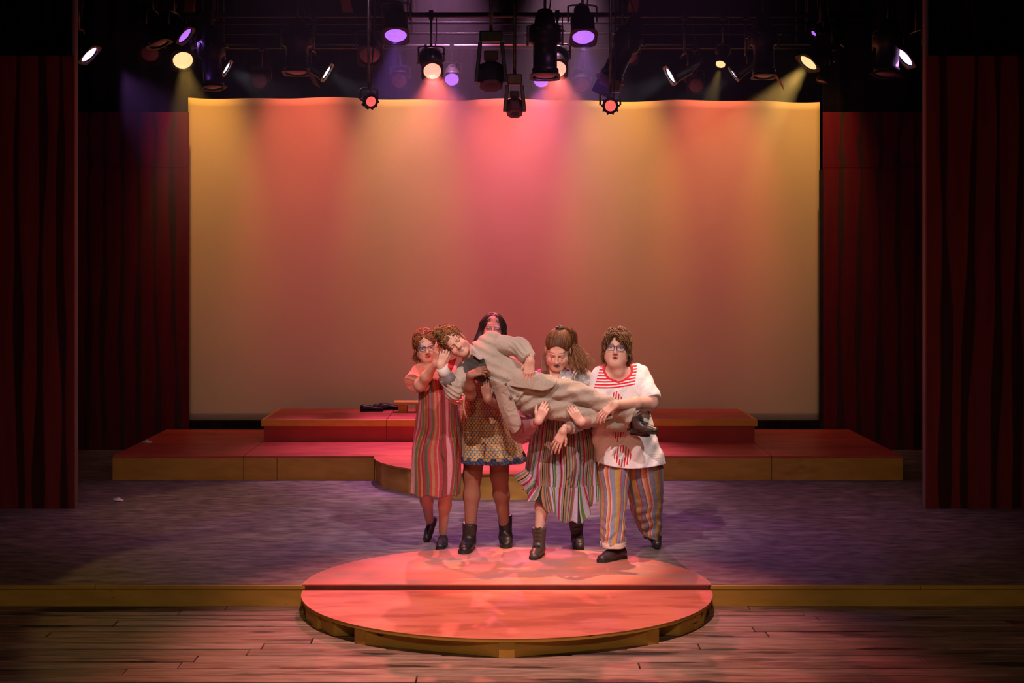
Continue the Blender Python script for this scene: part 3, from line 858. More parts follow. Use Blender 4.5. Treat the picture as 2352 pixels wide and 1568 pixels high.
def surface_nets(D, ax, h):
    S = D < 0
    nx, ny, nz = D.shape
    cnt = np.zeros((nx - 1, ny - 1, nz - 1), np.int8)
    for i in (0, 1):
        for j in (0, 1):
            for k in (0, 1):
                cnt += S[i:nx - 1 + i, j:ny - 1 + j, k:nz - 1 + k]
    act = (cnt > 0) & (cnt < 8)
    I, J, K = np.nonzero(act)
    idx = np.full(act.shape, -1, np.int32); idx[I, J, K] = np.arange(len(I))
    P = np.zeros((len(I), 3)); C = np.zeros(len(I))
    cor = [(0, 0, 0), (1, 0, 0), (0, 1, 0), (1, 1, 0), (0, 0, 1), (1, 0, 1), (0, 1, 1), (1, 1, 1)]
    for a, b in ((0, 1), (2, 3), (4, 5), (6, 7), (0, 2), (1, 3), (4, 6), (5, 7), (0, 4), (1, 5), (2, 6), (3, 7)):
        ca, cb = cor[a], cor[b]
        da = D[I + ca[0], J + ca[1], K + ca[2]]; db = D[I + cb[0], J + cb[1], K + cb[2]]
        m = (da < 0) != (db < 0)
        t = np.where(m, da / np.where(m, da - db, 1), 0)
        for q in range(3):
            P[:, q] += np.where(m, ca[q] + t * (cb[q] - ca[q]), 0)
        C += m
    P /= C[:, None]
    V = np.stack([ax[q][0] + h * (np.stack([I, J, K], 1)[:, q] + P[:, q]) for q in range(3)], 1)
    faces = []
    for axis in range(3):
        sl0 = [slice(None)] * 3; sl1 = [slice(None)] * 3
        sl0[axis] = slice(0, -1); sl1[axis] = slice(1, None)
        a = S[tuple(sl0)]; b = S[tuple(sl1)]
        e = np.argwhere(a != b)
        o1, o2 = [(1, 2), (2, 0), (0, 1)][axis]
        ok = (e[:, o1] > 0) & (e[:, o2] > 0) & (e[:, o1] < D.shape[o1] - 1) & (e[:, o2] < D.shape[o2] - 1)
        e = e[ok]
        if not len(e): continue

        def cell(d1, d2):
            q = e.copy(); q[:, o1] -= d1; q[:, o2] -= d2
            return idx[q[:, 0], q[:, 1], q[:, 2]]
        quad = np.stack([cell(1, 1), cell(0, 1), cell(0, 0), cell(1, 0)], 1)
        inside = a[e[:, 0], e[:, 1], e[:, 2]]
        quad = np.where(inside[:, None], quad, quad[:, ::-1])
        faces.append(quad[(quad >= 0).all(1)])
    return V, np.concatenate(faces) if faces else np.zeros((0, 4), int)


def soft_mesh(prims, h, post=None, pad=.032, lo=None, hi=None):
    l, u = bounds(prims)
    l = l - pad if lo is None else np.array(lo, float); u = u + pad if hi is None else np.array(hi, float)
    D, ax = field(prims, l, u, h, post)
    return surface_nets(D, ax, h)


def multi_mesh(prims, h, fine):
    """One surface meshed coarsely, with finer boxes (lo, hi, h) where the detail is."""
    V, Fc = soft_mesh(prims, h)
    cen = V[Fc].mean(1)
    keep = np.ones(len(Fc), bool)
    for lo, hi, hf in fine:
        m = 1.0 * h
        keep &= ~((cen > np.array(lo) + m) & (cen < np.array(hi) - m)).all(1)
    Vs = [V]; Fs = [Fc[keep]]; n = len(V)
    for lo, hi, hf in fine:
        v, f = soft_mesh(prims, hf, lo=lo, hi=hi)
        Vs.append(v); Fs.append(f + n); n += len(v)
    return np.concatenate(Vs), np.concatenate(Fs)


def np_mesh(name, V, Fq, m, parent, col=None, pat=None, smooth=True):
    me = bpy.data.meshes.new(name)
    used = np.unique(Fq); remap = np.full(len(V), -1); remap[used] = np.arange(len(used))
    V2 = V[used]; F2 = remap[Fq]
    off = np.array(root_of(parent)) if parent is not None else np.zeros(3)
    nv, nf, k = len(V2), len(F2), F2.shape[1]
    me.vertices.add(nv); me.vertices.foreach_set('co', (V2 - off).astype(np.float32).ravel())
    me.loops.add(nf * k); me.loops.foreach_set('vertex_index', F2.astype(np.int32).ravel())
    me.polygons.add(nf); me.polygons.foreach_set('loop_start', np.arange(0, nf * k, k, dtype=np.int32))
    me.polygons.foreach_set('loop_total', np.full(nf, k, np.int32))
    if col is not None:
        c = np.ones((nv, 4), np.float32); c[:, :3] = col[used] if np.ndim(col) == 2 else np.array(col)[None, :]
        a = me.color_attributes.new('col', 'FLOAT_COLOR', 'POINT'); a.data.foreach_set('color', c.ravel())
    if pat is not None:
        a = me.attributes.new('pat', 'FLOAT', 'POINT'); a.data.foreach_set('value', pat[used].astype(np.float32))
    me.update(calc_edges=True); me.validate()
    if smooth: me.polygons.foreach_set('use_smooth', np.ones(len(me.polygons), bool))
    me.materials.append(m)
    o = bpy.data.objects.new(name, me); COL.objects.link(o)
    if parent is not None: o.parent = parent
    return o


def wob(X, Y, Z, f=1.0, ph=0.0):
    """Smooth three-dimensional waviness in about -1..1."""
    return (np.sin(X * 31 * f + 1.7 * np.sin(Z * 23 * f + ph) + ph) + np.sin(Y * 37 * f + 1.3 * np.sin(X * 19 * f + 2 * ph) + 1.1) + np.sin(Z * 29 * f + 1.9 * np.sin(Y * 17 * f + ph) + 2.3 + ph)) / 3


def rot(yaw=0, pitch=0, roll=0):
    y, p, r = map(math.radians, (yaw, pitch, roll))
    Rz = np.array([[math.cos(y), -math.sin(y), 0], [math.sin(y), math.cos(y), 0], [0, 0, 1]])
    Rx = np.array([[1, 0, 0], [0, math.cos(p), -math.sin(p)], [0, math.sin(p), math.cos(p)]])
    Ry = np.array([[math.cos(r), 0, math.sin(r)], [0, 1, 0], [-math.sin(r), 0, math.cos(r)]])
    return Ry @ Rz @ Rx


def head_prims(mouth='closed', chub=0.0):
    c = chub
    P = [ell((0, .016, .034), (.073 + .004 * c, .094, .085), .01),
         ell((0, -.018, -.045), (.060 + .012 * c, .070, .074), .03),
         cone((0, -.066, -.097), (0, -.060, -.100), .021 + .005 * c, k=.03)]
    for s in (-1, 1):
        P += [cone((s * (.048 + .008 * c), .004, -.060), (s * .018, -.060, -.098), .021 + .006 * c, .019 + .005 * c, .025),
              cone((s * .036, -.058, -.040), (s * .040, -.050, -.058), .024 + .006 * c, .022 + .008 * c, .025)]
    P += [cone((-.030, -.071, .019), (.030, -.071, .019), .014, k=.02)]
    for s in (-1, 1):
        P += [ell((s * .032, -.096, -.003), (.019, .015, .0105), .012, op='-'),
              ell((s * .0315, -.0715, -.003), (.0140, .0135, .0125), .003),
              cone((s * .018, -.087, .013), (s * .044, -.078, .013), .0045, .004, .008)]
    P += [cone((0, -.083, .008), (0, -.107, -.034), .0070, .0105, .012),
          cone((-.0105, -.098, -.038), (.0105, -.098, -.038), .0085, k=.006)]
    if mouth == 'open':
        P += [ell((0, -.088, -.070), (.0185, .022, .0105), .004, op='-')]
        for s in (-1, 1):
            P += [cone((0, -.092, -.0590), (s * .021, -.082, -.0665), .0048, .0035, .004),
                  cone((0, -.089, -.0825), (s * .021, -.082, -.0710), .0054, .0035, .004)]
    elif mouth == 'smile':
        P += [ell((0, -.092, -.0665), (.021, .014, .0045), .003, op='-')]
        for s in (-1, 1):
            P += [cone((0, -.090, -.0615), (s * .025, -.079, -.0590), .0042, .003, .004),
                  cone((0, -.087, -.0745), (s * .025, -.079, -.0605), .0048, .003, .004),
                  cone((s * .040, -.066, -.042), (s * .038, -.064, -.046), .020, k=.014)]
    else:
        for s in (-1, 1):
            P += [cone((0, -.0915, -.0625), (s * .021, -.081, -.0660), .0050, .003, .005),
                  cone((0, -.0900, -.0725), (s * .020, -.081, -.0680), .0056, .003, .005)]
        P += [cone((-.02, -.097, -.0672), (.02, -.097, -.0672), .002, k=.003, op='-')]
    for s in (-1, 1):
        P += [ell((s * .0755, .014, -.012), (.0075, .018, .029), .006, rot(yaw=s * 18)),
              ell((s * .081, .010, -.008), (.004, .010, .017), .004, rot(yaw=s * 18), op='-')]
    return P


def paint_face(L, skin, lip=(.45, .13, .12), brow=(.10, .05, .03), lids='open', mouth='closed', iris=(.08, .04, .02), blush=(.6, .2, .16), eye=None, streak=None, lookdown=0.0):
    """Colours of a face from positions in head space (metres, already divided by the head's scale)."""
    x, y, z = L[:, 0], L[:, 1], L[:, 2]
    skin = np.array(skin); C = np.tile(skin, (len(L), 1))
    C *= (1 + .05 * wob(x, y, z, 3.0))[:, None]
    front = y < -.045

    def put(m, c, a=1.0):
        m = np.clip(m * a, 0, 1)[:, None]; C[:] = C * (1 - m) + np.array(c) * m
    for s in (-1, 1):
        put(front * np.exp(-(((x - s * .040) / .020) ** 2 + ((z + .045) / .017) ** 2)), blush, .35)
        if eye is not None: put(front * np.exp(-(((x - s * .032) / .022) ** 4 + ((z - .008) / .014) ** 4)), eye[0 if s < 0 else 1][0], eye[0 if s < 0 else 1][1])
        bz = .0205 + .004 * (1 - ((x - s * .034) / .018) ** 2)
        put(front * (np.abs(z - bz) < .0034) * (np.abs(x - s * .034) < .0185), brow, .65)
        ex = (x - s * .032) / .0150; ez = (z + .0030)
        if lids == 'open':
            up = .0062 * np.clip(1 - ex ** 2, 0, 1); dn = -.0050 * np.clip(1 - ex ** 2, 0, 1)
            inside = front & (np.abs(ex) < 1) & (ez < up) & (ez > dn)
            put(inside, (.62, .58, .56))
            put(inside & ((x - s * .032) ** 2 + (ez + .0008) ** 2 < .0062 ** 2), iris)
            put(inside & ((x - s * .032) ** 2 + (ez + .0008) ** 2 < .0030 ** 2), (.008, .006, .006))
            put(front & (np.abs(ex) < 1.08) & (ez >= up) & (ez < up + .0030), (.03, .018, .015), .9)
            put(front & (np.abs(ex) < .98) & (ez <= dn) & (ez > dn - .0018), (.10, .05, .04), .5)
        else:
            lo_ = -.0045 * np.clip(1 - ex ** 2, 0, 1) - .0008
            put(front & (np.abs(ex) < 1.05) & (np.abs(ez - lo_) < .0022), (.03, .018, .015), .95)
            put(front & (np.abs(ex) < 1.0) & (ez > lo_) & (ez < .010), skin * .75, .5)
        if streak is not None:
            put(front & (np.abs(x - s * .034 - .002 * np.sin(z * 300)) < .0045) & (z < -.008) & (z > -.032), streak, .8)
        put(front * np.exp(-(((x - s * .0075) / .0032) ** 2 + ((z + .0455) / .0022) ** 2)) * (y < -.088), skin * .25, .9)
    lw = .021 if mouth != 'smile' else .027
    if mouth == 'closed':
        put(front & (y < -.072) & (np.abs(x) < lw) & (np.abs(z + .0675) < .0095 * np.sqrt(np.clip(1 - (x / lw) ** 2, 0, 1))), lip, .9)
        put(front & (y < -.072) & (np.abs(x) < lw * .95) & (np.abs(z + .0672) < .0013), np.array(lip) * .3, .9)
    elif mouth == 'open':
        ring = ((x / .0225) ** 2 + ((z + .0705) / .0155) ** 2)
        put(front & (y < -.066) & (ring < 1), lip, .9)
        put(front & ((x / .0170) ** 2 + ((z + .0705) / .0098) ** 2 < 1) & (y > -.0890), (.03, .008, .008))
        put(front & (np.abs(x) < .011) & (z > -.0655) & (z < -.0618) & (y > -.090), (.55, .5, .45), .8)
    else:
        zc = -.0665 + .008 * (x / .027) ** 2
        put(front & (y < -.066) & (np.abs(x) < .027) & (np.abs(z - zc) < .0098 * np.sqrt(np.clip(1 - (x / .027) ** 2, 0, 1))), lip, .85)
        put(front & (np.abs(x) < .0215) & (np.abs(z - zc) < .0046 * np.sqrt(np.clip(1 - (x / .0215) ** 2, 0, 1))), (.66, .62, .55))
        put(front & (np.abs(x) < .024) & (z - zc < -.0042) & (z - zc > -.0058), (.08, .02, .02), .8)
    return C


def hand_prims(wrist, fingers, back, side, curl=(.3, .35, .25), thumb=.4, spread=1.0, s=1.0, per=None, stub=.035):
    """A hand: palm, four fingers of three segments, thumb. fingers: direction; back: normal of the back of the hand; side +1 right, -1 left."""
    x = np.array(fingers, float); x /= np.linalg.norm(x)
    z = np.array(back, float); z = z - x * (z @ x); z /= np.linalg.norm(z)
    y = np.cross(z, x)
    R = np.stack([x, y, z], 1)
    P = [cone((-stub, 0, 0), (.012, 0, 0), .0235, .0225, .012, ((0, 0, 1), .78))]
    ys = (.027, .0085, -.010, -.0265); kx = (.078, .082, .078, .070)
    L = ((.043, .028, .022), (.048, .031, .024), (.045, .029, .023), (.034, .022, .020))
    for i in range(4):
        yy = ys[i] * side
        P.append(cone((.008, yy * .6, 0), (kx[i], yy, .001), .0135, .0108, .012))
        a = curl if per is None else per[i]
        p = np.array((kx[i], yy, .001)); ang = 0
        sp = (.13, .03, -.06, -.16)[i] * side * spread
        for j in range(3):
            ang += a[j] * (1 + .06 * i)
            d = np.array((math.cos(ang) * math.cos(sp), math.cos(ang) * math.sin(sp), -math.sin(ang)))
            q = p + d * L[i][j]
            r0 = (.0086, .0080, .0073)[j] * (1, 1.03, .98, .86)[i]; r1 = (.0079, .0072, .0060)[j] * (1, 1.03, .98, .86)[i]
            P.append(cone(p, q, r0, r1, .0035 if j else .006))
            p = q
    t0 = np.array((.020, .022 * side, -.006)); t1 = np.array((.046, (.045 - .012 * thumb) * side, -.012 - .014 * thumb)); t2 = t1 + np.array((.026, (.014 - .022 * thumb) * side, -.006 - .012 * thumb)); t3 = t2 + np.array((.022, (.006 - .018 * thumb) * side, -.003 - .008 * thumb))
    P += [cone(t0, t1, .0140, .0118, .010), cone(t1, t2, .0112, .0098, .004), cone(t2, t3, .0096, .0076, .003)]
    return xform(P, R, np.array(wrist, float), s)


def hand_box(prims, pad=.008):
    lo, hi = bounds(prims); return lo - pad, hi + pad


# ------------------------------------------------------------------ cloth lofts
def mat_cloth(name, alt, rough=.85, spec=.15, bump=.25, bscale=260, metal=0.0, sheen=0.15, crease=0.0, cscale=22):
    """Cloth: colour attribute; where the print attribute passes one half, the print colour instead."""
    m, nt, p = nodes_of(name)
    N, L = nt.nodes, nt.links
    a = N.new('ShaderNodeAttribute'); a.attribute_name = 'col'
    b = N.new('ShaderNodeAttribute'); b.attribute_name = 'pat'
    mr = N.new('ShaderNodeMapRange'); mr.inputs[1].default_value = .42; mr.inputs[2].default_value = .58
    L.new(b.outputs['Fac'], mr.inputs[0])
    mx = N.new('ShaderNodeMix'); mx.data_type = 'RGBA'; L.new(mr.outputs[0], mx.inputs[0]); L.new(a.outputs['Color'], mx.inputs[6]); mx.inputs[7].default_value = (*alt, 1)
    L.new(mx.outputs[2], p.inputs['Base Color'])
    p.inputs['Roughness'].default_value = rough; p.inputs['Specular IOR Level'].default_value = spec; p.inputs['Metallic'].default_value = metal
    p.inputs['Sheen Weight'].default_value = sheen
    tc = N.new('ShaderNodeTexCoord'); no = N.new('ShaderNodeTexNoise'); no.inputs['Scale'].default_value = bscale
    L.new(tc.outputs['Object'], no.inputs['Vector'])
    bp = N.new('ShaderNodeBump'); bp.inputs['Strength'].default_value = bump; bp.inputs['Distance'].default_value = .002
    L.new(no.outputs[0], bp.inputs['Height'])
    out = bp.outputs[0]
    if crease:
        n2 = N.new('ShaderNodeTexNoise'); n2.inputs['Scale'].default_value = cscale; n2.inputs['Detail'].default_value = 3; n2.inputs['Distortion'].default_value = 1.2
        L.new(tc.outputs['Object'], n2.inputs['Vector'])
        b2 = N.new('ShaderNodeBump'); b2.inputs['Strength'].default_value = crease; b2.inputs['Distance'].default_value = .02
        L.new(n2.outputs[0], b2.inputs['Height']); L.new(out, b2.inputs['Normal']); out = b2.outputs[0]
    L.new(out, p.inputs['Normal'])
    return m


def loft(name, rows, m, parent, d0, nu=320, nv=60, fold=None, colour=None, hem=None, thick=.004, pat=None, su=None):
    """Cloth tube. rows: (py, pxL, pxR, depth offset of the axis, half depth). fold(u, t) -> relative push; colour(u, t) -> rgb."""
    rows = np.array(rows, float)
    py = rows[:, 0]; tt = (py - py[0]) / (py[-1] - py[0])
    t = np.linspace(0, 1, nv + 1)
    # smooth interpolation through the rows
    def ip(c):
        s = np.interp(t, tt, c)
        k = np.array([.25, .5, .25])
        for _ in range(2):
            e = np.pad(s, 1, mode='edge'); e[0] = 2 * s[0] - s[1]; e[-1] = 2 * s[-1] - s[-2]
            s = np.convolve(e, k, 'valid')
        return s
    L, R, dd, b, yv = ip(rows[:, 1]), ip(rows[:, 2]), ip(rows[:, 3]), ip(rows[:, 4]), py[0] + (py[-1] - py[0]) * t
    u = np.arange(nu) / (nu - 1)          # u = .5 faces the audience, u = 0 and 1 the back
    U, T = np.meshgrid(u, t)
    TH = 2 * PI * (U - .75)
    d = d0 + dd
    xc = ((L + R) / 2 - CX) * d / F; a = (R - L) / 2 * d / F; z = CH - (yv - CY) * d / F
    # u=.5 -> TH=-pi/2 -> towards the audience
    f = 1 + (fold(U, T) if fold is not None else 0)
    X = xc[:, None] + a[:, None] * np.cos(TH) * f
    Yc = d[:, None] + b[:, None] * np.sin(TH) * f
    Z = np.repeat(z[:, None], nu, 1)
    if hem is not None: Z = Z + hem(U, T)
    V = np.stack([X, Yc, Z], -1).reshape(-1, 3)
    i = np.arange(nv)[:, None] * nu; j = np.arange(nu - 1)[None, :]; j2 = j + 1
    Fq = np.stack([i + j, i + nu + j, i + nu + j2, i + j2], -1).reshape(-1, 4)[:, ::-1]
    C = colour(U, T).reshape(-1, 3) if callable(colour) else np.tile(np.array(colour if colour is not None else (.5, .5, .5)), (len(V), 1))
    Pt = su(U, T).reshape(-1) if su is not None else None
    if pat is not None: Pt = pat(U, T, np.repeat(z[:, None], nu, 1), a.mean()).reshape(-1)
    o = np_mesh(name, V, Fq, m, parent, C, Pt)
    md = o.modifiers.new('thickness', 'SOLIDIFY'); md.thickness = thick; md.offset = -1
    return o


def sheet(name, grid, m, parent, col, thick=.005, sub=14, pat=None):
    """A cloth panel from a coarse grid of points, smoothly subdivided."""
    G = np.array([[tuple(p) for p in r] for r in grid], float)
    def up(A, n):
        k = A.shape[0]; s = np.linspace(0, k - 1, n)
        i = np.clip(np.floor(s).astype(int), 0, k - 2); f = (s - i)[:, None, None]
        p0 = A[np.clip(i - 1, 0, k - 1)]; p1 = A[i]; p2 = A[i + 1]; p3 = A[np.clip(i + 2, 0, k - 1)]
        return .5 * (2 * p1 + (p2 - p0) * f + (2 * p0 - 5 * p1 + 4 * p2 - p3) * f ** 2 + (3 * p1 - p0 - 3 * p2 + p3) * f ** 3)
    A = up(G, (G.shape[0] - 1) * sub + 1); A = up(A.transpose(1, 0, 2), (G.shape[1] - 1) * sub + 1).transpose(1, 0, 2)
    n, k = A.shape[:2]
    i = np.arange(n - 1)[:, None] * k; j = np.arange(k - 1)[None, :]
    Fq = np.stack([i + j, i + j + 1, i + k + j + 1, i + k + j], -1).reshape(-1, 4)
    V = A.reshape(-1, 3)
    Ug, Tg = np.meshgrid(np.linspace(0, 1, k), np.linspace(0, 1, n))
    C = col(Ug, Tg).reshape(-1, 3) if callable(col) else np.tile(np.array(col), (len(V), 1))
    o = np_mesh(name, V, Fq, m, parent, C, pat(Ug, Tg).reshape(-1) if pat is not None else None)
    md = o.modifiers.new('thickness', 'SOLIDIFY'); md.thickness = thick; md.offset = 0
    return o


def mat_stripes(name, seq, rough=.85, tint=1.0, dark=0.0):
    """Woven stripes: the stripe coordinate (attribute pat) runs through a list of (colour, width)."""
    m, nt, p = nodes_of(name)
    N, L = nt.nodes, nt.links
    a = N.new('ShaderNodeAttribute'); a.attribute_name = 'pat'
    fr = N.new('ShaderNodeMath'); fr.operation = 'FRACT'; L.new(a.outputs['Fac'], fr.inputs[0])
    r = N.new('ShaderNodeValToRGB'); r.color_ramp.interpolation = 'CONSTANT'
    w = np.array([q[1] for q in seq], float); e = np.concatenate([[0], np.cumsum(w)]) / w.sum()
    for k, (c, _) in enumerate(seq):
        el = r.color_ramp.elements[k] if k < 2 else r.color_ramp.elements.new(min(float(e[k]), 1.0))
        el.position = float(e[k]); el.color = (*[min(1, v * tint) for v in c], 1)
    L.new(fr.outputs[0], r.inputs[0])
    tc = N.new('ShaderNodeTexCoord'); no = N.new('ShaderNodeTexNoise'); no.inputs['Scale'].default_value = 60; no.inputs['Detail'].default_value = 4
    L.new(tc.outputs['Object'], no.inputs['Vector'])
    mr = N.new('ShaderNodeMapRange'); mr.inputs[3].default_value = .75; mr.inputs[4].default_value = 1.2; L.new(no.outputs[0], mr.inputs[0])
    mx = N.new('ShaderNodeVectorMath'); mx.operation = 'SCALE'; L.new(r.outputs[0], mx.inputs[0]); L.new(mr.outputs[0], mx.inputs['Scale'])
    L.new(mx.outputs[0], p.inputs['Base Color'])
    p.inputs['Roughness'].default_value = rough; p.inputs['Specular IOR Level'].default_value = .15; p.inputs['Sheen Weight'].default_value = .1
    n2 = N.new('ShaderNodeTexNoise'); n2.inputs['Scale'].default_value = 24; n2.inputs['Detail'].default_value = 3; L.new(tc.outputs['Object'], n2.inputs['Vector'])
    b = N.new('ShaderNodeBump'); b.inputs['Strength'].default_value = .35; b.inputs['Distance'].default_value = .012; L.new(n2.outputs[0], b.inputs['Height']); L.new(b.outputs[0], p.inputs['Normal'])
    return m


def stripes(seq, n, seed=0, jitter=0.0):
    """Sequence of (rgb, width) repeated n times round; returns colour by u."""
    w = np.array([s[1] for s in seq], float); e = np.concatenate([[0], np.cumsum(w)]) / w.sum()
    cols = np.array([s[0] for s in seq], float)
    def f(u):
        q = (u * n) % 1.0
        return cols[np.clip(np.searchsorted(e, q, side='right') - 1, 0, len(cols) - 1)]
    return f


# ------------------------------------------------------------------ hair
M_hair = mat_attr('hair', rough=.52, spec=.28)


def strand_mesh(name, strands, parent, sides=4):
    """Locks of hair as thin tapering tubes: strands = list of (points, radius, colour)."""
    Vs = []; Fs = []; Cs = []; n = 0
    for P, r, c in strands:
        P = np.asarray(P); k = len(P)
        T = np.gradient(P, axis=0); T /= np.linalg.norm(T, axis=1)[:, None] + 1e-9
        ref = np.where(np.abs(T[:, 2:3]) < .9, np.array([[0, 0, 1.]]), np.array([[1., 0, 0]]))
        A = np.cross(T, ref); A /= np.linalg.norm(A, axis=1)[:, None] + 1e-9
        B = np.cross(T, A)
        tap = r * np.minimum(1, np.linspace(.6, 1.5, k)) * np.sqrt(np.clip(1.02 - np.linspace(0, 1, k) ** 3, 0.03, 1))
        an = 2 * PI * np.arange(sides) / sides
        ring = P[:, None, :] + tap[:, None, None] * (np.cos(an)[None, :, None] * A[:, None, :] + np.sin(an)[None, :, None] * B[:, None, :])
        Vs.append(ring.reshape(-1, 3))
        i = np.arange(k - 1)[:, None] * sides; j = np.arange(sides)[None, :]; j2 = (j + 1) % sides
        Fs.append((np.stack([i + j, i + j2, i + sides + j2, i + sides + j], -1).reshape(-1, 4)) + n)
        Cs.append(np.repeat(np.tile(np.array(c), (k, 1)) * np.linspace(.85, 1.15, k)[:, None], sides, 0))
        n += k * sides
    return np.concatenate(Vs), np.concatenate(Fs), np.concatenate(Cs)


SKULL = np.array((.076, .097, .088)); SKC = np.array((0, .022, .036))


def grow(hd, V, Fq, count, length, flow, seed, curl=.0, freq=14., lift=.004, steps=10, rad=.0022, cols=((.08, .04, .02),), keep=None, end_lift=0.0, spread=.12):
    """Locks rooted on a cap surface that follow the skull. flow(points in head space) -> direction; lift, end_lift: how far they stand off; curl: radius of the curl."""
    r = np.random.default_rng(seed)
    cen = hd.local(V[Fq].mean(1))
    ok = np.arange(len(cen)) if keep is None else np.nonzero(keep(cen))[0]
    cen = cen[r.choice(ok, count)]
    L = length * r.uniform(.65, 1.2, count); st = L / steps / hd.s
    ph = r.uniform(0, 6.28, count); fr = freq * r.uniform(.7, 1.3, count)
    dev = r.normal(0, spread, (count, 3))
    P = cen.copy(); out = []
    q0 = np.linalg.norm((P - SKC) / SKULL, axis=1)
    for s in range(steps + 1):
        f = flow(P) + dev; f /= np.linalg.norm(f, axis=1)[:, None] + 1e-9
        nn = (P - SKC) / SKULL ** 2; nn /= np.linalg.norm(nn, axis=1)[:, None] + 1e-9
        sd = np.cross(f, nn)
        w = min(1, s / 2.) * curl / hd.s
        a = ph + fr * s * L * 10 / steps
        out.append(P + w * (np.cos(a)[:, None] * sd + np.sin(a)[:, None] * nn))
        t = f - nn * (f * nn).sum(1)[:, None] * .8; t /= np.linalg.norm(t, axis=1)[:, None] + 1e-9
        over = P[:, 2] > -.03
        step = np.where(over[:, None], t, f)
        P = P + step * st[:, None]
        q = np.linalg.norm((P - SKC) / SKULL, axis=1)
        want = q0 + (lift + end_lift * (s / steps) ** 2) / .085
        want = np.maximum(want, 1.03)
        fix = over | (q < want)
        k = np.where(fix, want / np.maximum(q, 1e-6), 1)
        k = 1 + (k - 1) * .7
        P = SKC + (P - SKC) * k[:, None]
    pts = np.stack(out, 1)
    W = (pts * hd.s) @ hd.R.T + hd.T
    return [(W[i], rad * r.uniform(.7, 1.3), np.array(cols[r.integers(len(cols))]) * r.uniform(.75, 1.25)) for i in range(count)]


class Head:
    def __init__(s, eye_px, d, yaw, pitch, roll, scale=.93, mouth='closed', chub=0.0):
        s.R = rot(yaw, pitch, roll); s.s = scale
        e = np.array(at(*eye_px, d - .075 * scale))
        s.T = e - s.R @ (np.array((0, -.082, -.003)) * scale)
        s.mouth = mouth
        s.prims = xform(head_prims(mouth, chub), s.R, s.T, scale)

    def w(s, *p): return s.R @ (np.array(p, float) * s.s) + s.T
    def local(s, V): return ((V - s.T) @ s.R) / s.s

    def box(s):
        lo, hi = bounds(s.prims); return lo - .01, hi + .01

    def cap(s, parts, face, h=.004, post=None):
        """Hair cap: shapes in head space, less the face cutter."""
        P = xform(parts, s.R, s.T, s.s) + xform(face, s.R, s.T, s.s)
        return soft_mesh(P, h, post)


def glasses(hd, parent, colr, tint, w=.0245, hgt=.0185, y=-.099, gap=.033, z0=-.004, name='glasses'):
    M_f = mat_paint(name + '_frame', tuple(c * .8 for c in colr), colr, 40, rough=.3, bump=0)
    m, nt, p = nodes_of(name + '_lens')
    p.inputs['Base Color'].default_value = (*tint, 1); p.inputs['Alpha'].default_value = .07; p.inputs['Roughness'].default_value = .05
    fr = None
    mb = MB()
    for s in (-1, 1):
        ring = []
        for k in range(25):
            a = 2 * PI * k / 24
            c, sn = math.cos(a), math.sin(a)
            e = 3.2
            rx = w * np.sign(c) * abs(c) ** (2 / e); rz = hgt * np.sign(sn) * abs(sn) ** (2 / e)
            ring.append(hd.w(s * gap + rx, y + .10 * abs(s * gap + rx) * .9, z0 + rz))
        mb.tube(ring, .0021, 6)
        mb.tube([hd.w(s * (gap + w), y + .006, z0 + .006), hd.w(s * .070, -.06, .004), hd.w(s * .079, .0, .004), hd.w(s * .078, .02, -.006)], .0019, 6)
    mb.tube([hd.w(-gap + w * .96, y + .002, z0 + .005), hd.w(0, y - .004, z0 + .008), hd.w(gap - w * .96, y + .002, z0 + .005)], .0021, 6)
    fr = mb.build(name, M_f, parent)
    for s in (-1, 1):
        vs = [hd.w(s * gap, y + .003, z0)]
        n = 24
        for k in range(n):
            a = 2 * PI * k / n; c, sn = math.cos(a), math.sin(a); e = 3.2
            rx = w * .97 * np.sign(c) * abs(c) ** (2 / e); rz = hgt * .97 * np.sign(sn) * abs(sn) ** (2 / e)
            vs.append(hd.w(s * gap + rx, y + .10 * abs(s * gap + rx) * .9, z0 + rz))
        MB().add(vs, [(0, 1 + k, 1 + (k + 1) % n) for k in range(n)], True).build('lens', m, fr)
    return fr


# ------------------------------------------------------------------ footwear
M_leather = mat_attr('shoe_leather', rough=.38, spec=.5, bump=.12, bscale=90)
M_sole = mat_paint('dark_rubber', (.012, .011, .010), (.025, .022, .02), 30, rough=.7, bump=.05)


